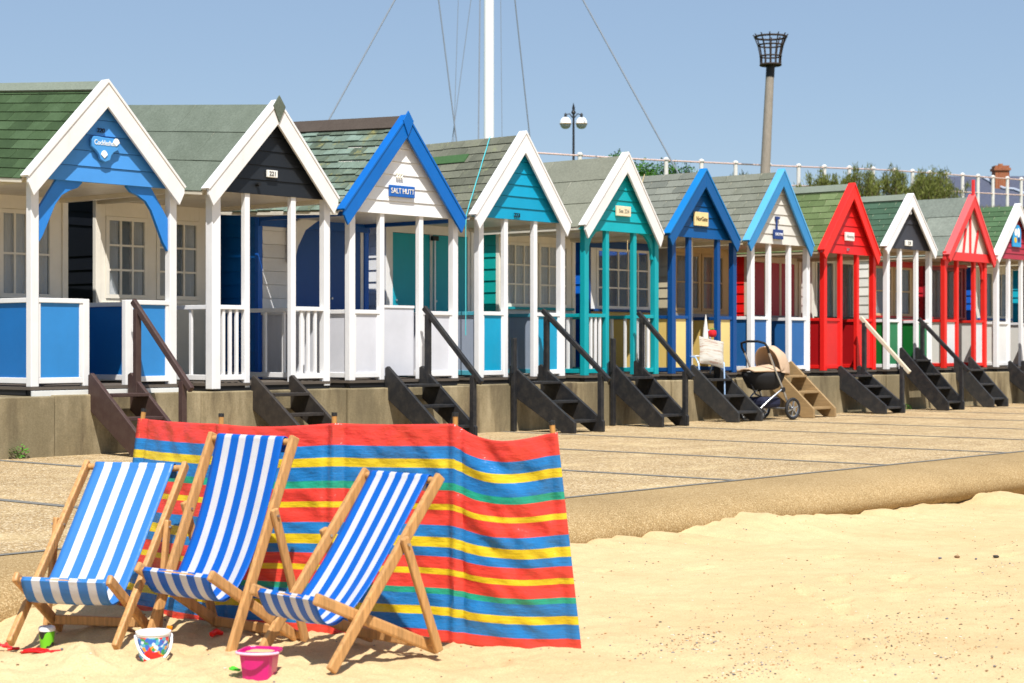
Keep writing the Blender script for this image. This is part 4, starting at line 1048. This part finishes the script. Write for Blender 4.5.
rings([sq(.001, 0), sq(a0, 0), sq(a1, h_), sq(a1+.010, h_), sq(a1+.012, h_+.006), sq(a1+.010, h_+.012), sq(a1, h_+.012), sq(a1-.004, h_-.004)]).build('bucket_body', PK, root, smooth=False, bevel=.0015)
rings([sq(a1-.003, h_-.002), sq(a1*.6, h_+.006), sq(.001, h_+.009)]).build('sand_fill', M_SAND, root, smooth=True)
PW_ = plain('pale_pink_plastic', '#ecc4dc', .35)
hp = [(.078*math.cos(R(t_)), -.02-.082*math.sin(R(t_)), h_+.004+.006*math.sin(R(t_))) for t_ in range(0, 181, 15)]
MB().tube(hp, .005, 8).build('handle', PW_, root, smooth=True)
# small toys half buried
m = MB(); m.bar((0, 0, 0), (.0, .0, .055), .012, .012); m.tube([(0, 0, .05), (.0, 0, .085)], [.010, .013], 8)  # orange spade handle standing upright in the sand
tag(m.build('buried_spade', plain('orange_plastic', '#f08a10', .35), None, loc=(4.62, 5.86, gz_(4.62, 5.86)), rot=(R(8), R(6), 0), bevel=.003), 'orange toy spade handle sticking up behind the white printed bucket', 'toy rake')
m = MB()
for k in range(4): m.bar((0, 0, .01), (.035*math.cos(k*.8+1.6), .035*math.sin(k*.8+1.6), .018), .016, .008)
tag(m.build('toy_leaf', plain('green_plastic', '#48c030', .35), None, loc=(4.40, 5.155, gz_(4.40, 5.155)+.004), bevel=.002), 'small bright green plastic toy beside the pink bucket', 'toy')
m = MB(); m.tube([(-.03, 0, .01), (0, .006, .018), (.03, 0, .008)], [.012, .015, .008], 8)
tag(m.build('toy_scoop', RED, None, loc=(4.86, 5.83, gz_(4.86, 5.83)), smooth=True), 'small red plastic toy behind the tallest deckchair by the windbreak', 'toy')

# stones and pebbles
PEB = [plain('pebble_brown', '#7a5a3a', .7), plain('pebble_grey', '#6c6c70', .7), plain('pebble_pale', '#d8cdb8', .7), plain('pebble_orange', '#a4703c', .7), plain('pebble_dark', '#3e3a36', .7)]
def pebble(m, x, y, z, r, mi):
    n = 6; ax = random.random()*6.28; e = random.uniform(.6, 1); f = random.uniform(.4, .7)
    b = len(m.v)
    for zz, k in ((-.5, .7), (.25, 1.), (.8, .62)):
        for i in range(n):
            t_ = 2*math.pi*i/n; q = r*k*random.uniform(.85, 1.1); px, py = q*math.cos(t_), q*e*math.sin(t_)
            m.v.append((x+px*math.cos(ax)-py*math.sin(ax), y+px*math.sin(ax)+py*math.cos(ax), z+zz*r*f))
    fs = [(b+j*n+i, b+j*n+(i+1) % n, b+(j+1)*n+(i+1) % n, b+(j+1)*n+i) for j in range(2) for i in range(n)] + [tuple(b+2*n+i for i in range(n))]
    for f_ in fs: m.f.append(f_); m.m.append(mi); m.t.append(.5); m.uv.append(None)
m = MB()
def scatter(N, fx, rmin, rmax):
    for _ in range(N):
        x, y = fx(); 
        if y > 6.85: continue
        r = rmin + (rmax-rmin)*random.random()**3
        pebble(m, x, y, zsand(x, y)+r*.1, r, random.choices(range(5), (5, 3, 2, 3, 2))[0])
scatter(2300, lambda: (random.uniform(5, 16), random.uniform(2.4, 6.8)), .002, .0075)
scatter(3000, lambda: (5.6 + abs(random.gauss(0, 2.4)), 3.2 + random.gauss(0, .9)), .0018, .0065)
for _ in range(26):
    cx_, cy_ = random.uniform(5.6, 10.), random.uniform(2.4, 4.6)
    if random.random() < .5: cx_, cy_ = 5.4+random.random()*1.3, 4.5-random.random()*.9
    scatter(50, lambda: (cx_ + random.gauss(0, .16), cy_ + random.gauss(0, .05)), .0018, .007)
scatter(160, lambda: (random.uniform(3.8, 5.3), random.uniform(4.6, 6.6)), .002, .008)
tag(m.build('pebbles', PEB, smooth=True), 'scattered small pebbles and grit strewn over the sand', 'pebbles', kind='stuff')
for k, (x, y, r, mi, lb) in enumerate(((9.72, 5.06, .013, 1, 'round grey stone at the left end of the stone cluster on the sand'), (9.82, 5.00, .018, 0, 'brown stone second from the left in the stone cluster on the sand'), (9.86, 4.90, .012, 1, 'small grey stone in the middle of the stone cluster on the sand'), (9.98, 4.83, .022, 4, 'largest dark stone at the right end of the cluster on the sand'), (4.20, 5.98, .010, 1, 'small grey stone on the sand below the red spade'))):
    q = MB(); pebble(q, 0, 0, 0, r, 0); tag(q.build('stone', PEB[mi], None, loc=(x, y, zsand(x, y)+.006), smooth=True), lb, 'stone', 'larger stones on the sand')

# weeds growing at the foot of the terrace wall
LEAFG = plain('weed_leaf', '#4c8a24', .6, var=.2)
def weed(x, y, h, label):
    m = MB()
    for k in range(60):
        a_ = random.uniform(0, 6.28); r = random.random()**.7*.09; z_ = random.random()*h*(1-r*6); px, py = r*math.cos(a_), -abs(r*math.sin(a_))
        d = Vector((math.cos(a_), math.sin(a_), .5))*.03; s_ = Vector((-math.sin(a_), math.cos(a_), 0))*.009; c_ = Vector((px, py, z_))
        m.add([c_, c_+d*.5+s_, c_+d, c_+d*.5-s_], [(0, 1, 2, 3)])
    tag(m.build('weed', LEAFG, None, loc=(x, y, .002)), label, 'plant')
weed(9.45, YW-.03, .15, 'green weed at the foot of the wall, at the far left of the picture')
weed(25.98, YW-.03, .09, 'small green weed at the foot of the wall behind the steep black steps')

# ------------------------------------------------------------------ cliff top: railings
RW = paint('#dcd8d0', .5, 1.)
RP = paint('#d8b8aa', .5, 1.)
KN = [(40, 44.8, 7.9), (52.87, 44.35, 8.39), (56.34, 42.4, 8.30), (65.31, 41.0, 8.60), (73.3, 40.8, 9.02), (90.42, 42.22, 9.84), (104, 42.6, 10.3)]
root = empty('railing', (72, 41.5, 7.2)); tag(root, 'long white post and rail railing along the cliff top behind the huts', 'railing')
off = Vector((72, 41.5, 7.2)); tops = []
def P_at(dist):
    for (a, b) in zip(KN, KN[1:]):
        A_, B_ = Vector(a), Vector(b); L_ = (B_-A_).length
        if dist <= L_: return A_ + (B_-A_)*dist/L_
        dist -= L_
    return Vector(KN[-1])
tot = sum((Vector(b)-Vector(a)).length for a, b in zip(KN, KN[1:]))
D = .4; 
while D < tot: tops.append(P_at(D)); D += 2.02
for p in tops:
    q = p - off; m = MB(); m.tube([(q.x, q.y, q.z-1.75), (q.x, q.y, q.z+.04)], .085, 8); m.lathe([(.12, 0), (.12, .05), (.06, .10), (0, .12)], 8, c=(q.x, q.y, q.z+.02)); m.build('rail_post', RW, root)
for dz in (0, -.82):
    MB().tube([p - off + Vector((0, 0, dz)) for p in tops], .035, 6).build('rail', RP, root)

# hedge and tamarisk shrubs on the bank
def shrub(x, y, h, w, col, label, name='tamarisk_shrub', n=2600, feather=True, cat='shrub', group=None):
    z = zbank(x, y)-.15; root = empty(name, (x, y, z)); tag(root, label, cat, group)
    BR = plain('shrub_stem', '#5a4a36', .9); t = CACHE.get(('leaf', col))
    if not t:
        q = NT('leaf_'+col); at = q.node('ShaderNodeAttribute', attribute_name='tone'); c = lin(col)
        t = q.fin(q.ramp(at.outputs['Fac'], [(0, sc(c, .55)), (.5, c), (1, sc(c, 1.7))]), .7, .2); CACHE[('leaf', col)] = t
    st = MB(); fo = MB(); rnd = random.Random(int(x*97+y*31)); twigs = []
    for k in range(26 if feather else 12):
        a_ = rnd.uniform(0, 6.28); sp_ = rnd.random()**.6*w/2; hh = h*rnd.uniform(.62, 1.05)*(1-.25*(sp_/(w/2))**2); lean = rnd.uniform(.5, 1.1)
        pts = [Vector((sp_*.35*math.cos(a_), sp_*.35*math.sin(a_), 0)), Vector((sp_*.7*math.cos(a_), sp_*.7*math.sin(a_), hh*.5)), Vector((sp_*lean*math.cos(a_), sp_*lean*math.sin(a_), hh))]
        st.tube(pts, [.03, .018, .005], 5); twigs.append(pts)
    for k in range(n):
        pts = rnd.choice(twigs); u = rnd.random()**.6
        p = pts[0]*(1-u)**2 + pts[1]*2*u*(1-u) + pts[2]*u*u
        s_ = (.16 if feather else .34)*(1.15-u*.7); p = p + Vector((rnd.gauss(0, s_), rnd.gauss(0, s_), rnd.gauss(0, s_*.7)))
        if p.z < .05: continue
        if feather: d = Vector((rnd.gauss(0, .35), rnd.gauss(0, .35), 1)).normalized()*rnd.uniform(.10, .24); wd = .016
        else: d = Vector((rnd.gauss(0, 1), rnd.gauss(0, 1), rnd.gauss(0, .7))).normalized()*rnd.uniform(.06, .13); wd = .04
        sd = d.cross(Vector((rnd.gauss(0, 1), rnd.gauss(0, 1), rnd.gauss(0, 1)))).normalized()*wd
        fo.add([p, p+d*.5+sd, p+d, p+d*.5-sd], [(0, 1, 2, 3)], 0, min(1, max(0, rnd.gauss(.45, .25))))
    st.build('stems', BR, root); fo.build('foliage', t, root)
for (x, y, h, w, lb) in (
    (60.6, 42.9, .95, 1.1, 'smallest thin feathery shrub on the cliff top, leftmost of the shrubs by the railing'),
    (63.4, 42.0, 1.5, 1.6, 'thin feathery shrub just left of the red hut apex on the cliff top'),
    (66.4, 39.9, 1.7, 3.2, 'broad feathery green shrub directly above the red hut roof'),
    (69.0, 39.6, 1.95, 3.3, 'dense feathery shrub above the dark green roof of the charcoal hut'),
    (71.6, 39.5, 2.05, 3.3, 'dense feathery shrub behind the apex of the charcoal-gabled hut'),
    (74.2, 39.6, 2.05, 3.2, 'olive feathery shrub right of the charcoal-gabled hut apex'),
    (76.6, 39.8, 2.2, 2.4, 'last feathery shrub with one tall shoot, where the slate roof begins'),
    (65.6, 43.8, 1.5, 2.6, 'low feathery shrub behind the railing left of the red hut apex')):
    shrub(x, y, h, w, '#646a30', lb, n=4200, group='feathery shrubs along the cliff-top railing')
shrub(58.9, 45.0, 2.45, 3.2, '#3f6a22', 'left half of the rounded green hedge behind the white railing', 'hedge_bush', 5200, False, 'bush', 'hedge bushes behind the railing')
shrub(61.6, 44.4, 2.2, 3.2, '#3f6a22', 'lower right half of the rounded green hedge behind the white railing', 'hedge_bush', 5200, False, 'bush', 'hedge bushes behind the railing')
# rough grass along the crest
m = MB(); rnd = random.Random(5)
for k in range(9000):
    x = rnd.uniform(50, 104); y = rnd.uniform(37.5, 41.8); z = zbank(x, y)-.03; h = rnd.uniform(.12, .42); a_ = rnd.uniform(0, 6.28)
    s_ = Vector((math.cos(a_), math.sin(a_), 0))*.02; b_ = Vector((x, y, z)); m.add([b_-s_, b_+s_, b_+Vector((rnd.gauss(0, .1), rnd.gauss(0, .1), h))], [(0, 1, 2)], 0, rnd.random())
q = NT('rough_grass'); at = q.node('ShaderNodeAttribute', attribute_name='tone'); gm_ = q.fin(q.ramp(at.outputs['Fac'], [(0, lin('#465424')), (1, lin('#8a8448'))]), .8, .1)
tag(m.build('rough_grass', gm_), 'rough grass along the top of the bank under the railing', 'grass', kind='stuff')

# flagpole with stays
zb = 6.3; root = empty('flagpole', (52.34, 46.49, zb)); tag(root, 'tall white flagpole held by wire stays behind the huts', 'flagpole')
PT = Vector((52.34, 46.49, 1.035 + (345+171)*70/1800))
MB().tube([(0, 0, 0), (0, 0, 12), (0, 0, 24)], [.20, .19, .13], 20).build('mast', plain('mast_white', '#f2f2f0', .4, var=.01), root, smooth=True)
WIRE = plain('stay_wire', '#7a828c', .6, 0)
o3 = Vector((52.34, 46.49, zb))
def wire(p0, p1, r): MB().tube([Vector(p0)-o3, Vector(p1)-o3], r, 6).build('stay', WIRE, root, smooth=True)
wire(PT, (44.65, 49.27, 6.9), .030); wire(PT, (54.05, 38.4, 6.9), .030)
wire((52.1, 46.6, 24), (49.6, 44.6, 6.9), .026); wire((52.5, 46.3, 21.5), (55.1, 46.4, 6.9), .026)
wire((51.9, 46.9, 15.2), (51.15, 47.4, 8.6), .014); wire((50.2, 47.8, 18), (51.3, 46.9, 6.9), .026)
wire((51.4, 47.0, 20), (51.0, 47.2, 6.9), .012); wire((52.62, 46.2, 20), (52.7, 46.1, 6.9), .012)

# double lamp
root = empty('street_lamp', (54.49, 44.0, 7.05)); tag(root, 'black double-headed lamp post with white lampshades on the cliff top', 'street lamp')
MB().tube([(0, 0, 0), (0, 0, .5), (0, 0, .55), (0, 0, 3.2)], [.09, .08, .05, .04], 10).build('post', IRON, root, smooth=True)
MB().lathe([(.05, 2.95), (.10, 3.02), (.05, 3.12), (.06, 3.2), (.0, 3.42)], 10).build('finial', IRON, root, smooth=True)
rd = Vector((.655, -.756, 0))
OP = plain('opal_glass', '#f2f2ee', .25); CL = plain('clear_bowl', '#9aa4ac', .15)
for s in (-1, 1):
    c_ = rd*s*.31
    MB().tube([(0, 0, 2.78), tuple(c_*.5 + Vector((0, 0, 2.98))), tuple(c_ + Vector((0, 0, 2.93))), tuple(c_ + Vector((0, 0, 2.84)))], .022, 8).build('arm', IRON, root, smooth=True)
    MB().lathe([(0, 3.02), (.05, 2.97), (.055, 2.86), (.09, 2.84)], 12, c=(c_.x, c_.y, 0)).build('lamp_cap', IRON, root, smooth=True)
    MB().lathe([(.07, 2.85), (.15, 2.80), (.205, 2.71), (.225, 2.60)], 20, c=(c_.x, c_.y, 0)).build('lamp_shade', OP, root, smooth=True)
    MB().lathe([(.235, 2.60), (.235, 2.575), (.225, 2.57)], 20, c=(c_.x, c_.y, 0)).build('lamp_rim', plain('brass', '#b08a3c', .4, .5), root, smooth=True)
    MB().lathe([(.215, 2.57), (.18, 2.46), (.10, 2.40), (0, 2.385)], 20, c=(c_.x, c_.y, 0)).build('lamp_bowl', CL, root, smooth=True)

# beacon brazier
root = empty('beacon', (61.04, 39.5, 7.0)); tag(root, 'iron fire-basket beacon on a tall wooden post', 'beacon')
W2 = wood('#9c9184', .6, 1., .8); hx = Vector((.17, -.2, 0))
MB().tube([(0, 0, 0), tuple(hx*.9 + Vector((0, 0, 4.85)))], [.20, .165], 12).build('post', W2, root, smooth=True)
MB().tube([tuple(hx*.9 + Vector((0, 0, 4.75))), tuple(hx + Vector((0, 0, 5.22)))], .175, 14).build('collar', IRON, root, smooth=True)
m = MB(); c0 = hx + Vector((0, 0, 5.2))
def ring(r, z, th=.035): m.tube([(c0.x+r*math.cos(k*math.pi/12), c0.y+r*math.sin(k*math.pi/12), c0.z+z) for k in range(25)], th, 6, cap=False)
ring(.40, .04, .05); ring(.42, .38); ring(.50, .82); ring(.63, 1.15, .045)
for k in range(12):
    a_ = k*math.pi/6; m.tube([(c0.x+r*math.cos(a_), c0.y+r*math.sin(a_), c0.z+z) for r, z in ((.40, 0), (.41, .38), (.50, .82), (.66, 1.22), (.70, 1.25))], .027, 6)
m.lathe([(.41, .0), (.41, .05), (0, .05)], 20, c=tuple(c0)); m.build('fire_basket', plain('rusty_iron', '#3a2f28', .8, .2, var=.3), root)

# house with slate roof and chimney beyond
root = empty('house', (102, 50.2, 5.0), -math.atan2(.756, .655)); tag(root, 'house with grey slate roof and brick chimney beyond the railing', 'house')
SL = roofmat('blue_slate', [(.2, '#474b5a'), (.8, '#585c6c')], gran=12)
BRK = NT('chimney_brick'); br = BRK.node('ShaderNodeTexBrick'); br.inputs['Scale'].default_value = 4; br.inputs['Color1'].default_value = c4(lin('#8e5038')); br.inputs['Color2'].default_value = c4(lin('#9c6244')); br.inputs['Mortar'].default_value = c4(lin('#a09078')); BRK.link(BRK.coord(), br.inputs['Vector']); BRK = BRK.fin(br.outputs[0], .9, .1)
m = MB(); m.box(-5.5, 12, -4.4, 4.4, 0, 3.6); m.build('walls', plain('house_render', '#c9bfae', .9), root)
m = MB(); m.v = [(-6.2, -5, 3.55), (12.5, -5, 3.55), (12.5, 5, 3.55), (-6.2, 5, 3.55), (-3.6, 0, 6.35), (12.5, 0, 6.35)]
m.f = [(0, 1, 5, 4), (1, 2, 5), (2, 3, 4, 5), (3, 0, 4), (3, 2, 1, 0)]; m.m = [0]*5; m.t = [.5, .3, .5, .3, .2]; m.uv = [None]*5
rf = m.build('roof', SL, root)
def onroof(x, z): return (x, -(6.35-z)/.56-.06, z+.06)
m = MB(); m.tube([onroof(x, z) for x, z in ((-.1, 6.2), (.25, 5.85), (.75, 5.42), (1.35, 5.35), (1.7, 5.15), (2.1, 4.75))], .085, 6); m.build('verge_flashing', plain('lead', '#aab2c0', .6), rf)
MB().box(.30, 1.15, -1.6, -.8, 5.2, 6.55).box(.22, 1.23, -1.68, -.72, 6.55, 6.70).box(.30, 1.15, -1.6, -.8, 6.70, 6.85).build('chimney', BRK, rf)
MB().tube([(.72, -1.2, 6.85), (.72, -1.2, 6.98)], .15, 10).build('chimney_pot', plain('terracotta', '#a06c48', .8), rf)

# ------------------------------------------------------------------ light, world, camera
to = Vector((.70, .88, -1.80)).normalized()
sd = bpy.data.lights.new('sun', 'SUN'); sd.energy = 4.3; sd.angle = R(.55); sd.color = (1., .97, .925)
so = bpy.data.objects.new('sun', sd); COL.objects.link(so); so.rotation_euler = to.to_track_quat('-Z', 'Y').to_euler()
fr = -to; elev = math.asin(fr.z); az = math.atan2(fr.x, fr.y)
w = bpy.data.worlds.new('World'); S.world = w; w.use_nodes = True; nt = w.node_tree
sky = nt.nodes.new('ShaderNodeTexSky'); sky.sky_type = 'NISHITA'; sky.sun_disc = False; sky.sun_elevation = elev; sky.sun_rotation = az
sky.altitude = 0; sky.air_density = 1.0; sky.dust_density = .1; sky.ozone_density = 1.6
bg = nt.nodes['Background']; bg.inputs[1].default_value = .083; 
mxs = nt.nodes.new('ShaderNodeMix'); mxs.data_type = 'RGBA'; mxs.inputs[0].default_value = .62; mxs.inputs[7].default_value = (2.45, 3.42, 4.95, 1)
nt.links.new(sky.outputs[0], mxs.inputs[6]); nt.links.new(mxs.outputs[2], bg.inputs[0])

TH = math.atan(1558/1800)
cd = bpy.data.cameras.new('camera'); cam = bpy.data.objects.new('camera', cd); COL.objects.link(cam)
cam.location = (0, 0, 1.035); cam.rotation_euler = (R(90), 0, TH - R(90)); cd.sensor_width = 36; cd.lens = 1800/1024*36
cd.shift_y = 3.5/1024; cd.clip_end = 3000; cd.clip_start = .1
cd.dof.use_dof = True; cd.dof.focus_distance = 12.; cd.dof.aperture_fstop = 5.6
S.camera = cam
S.view_settings.view_transform = 'Standard'; S.view_settings.look = 'None'; S.view_settings.exposure = .66; S.view_settings.gamma = 1
S.render.engine = 'CYCLES'
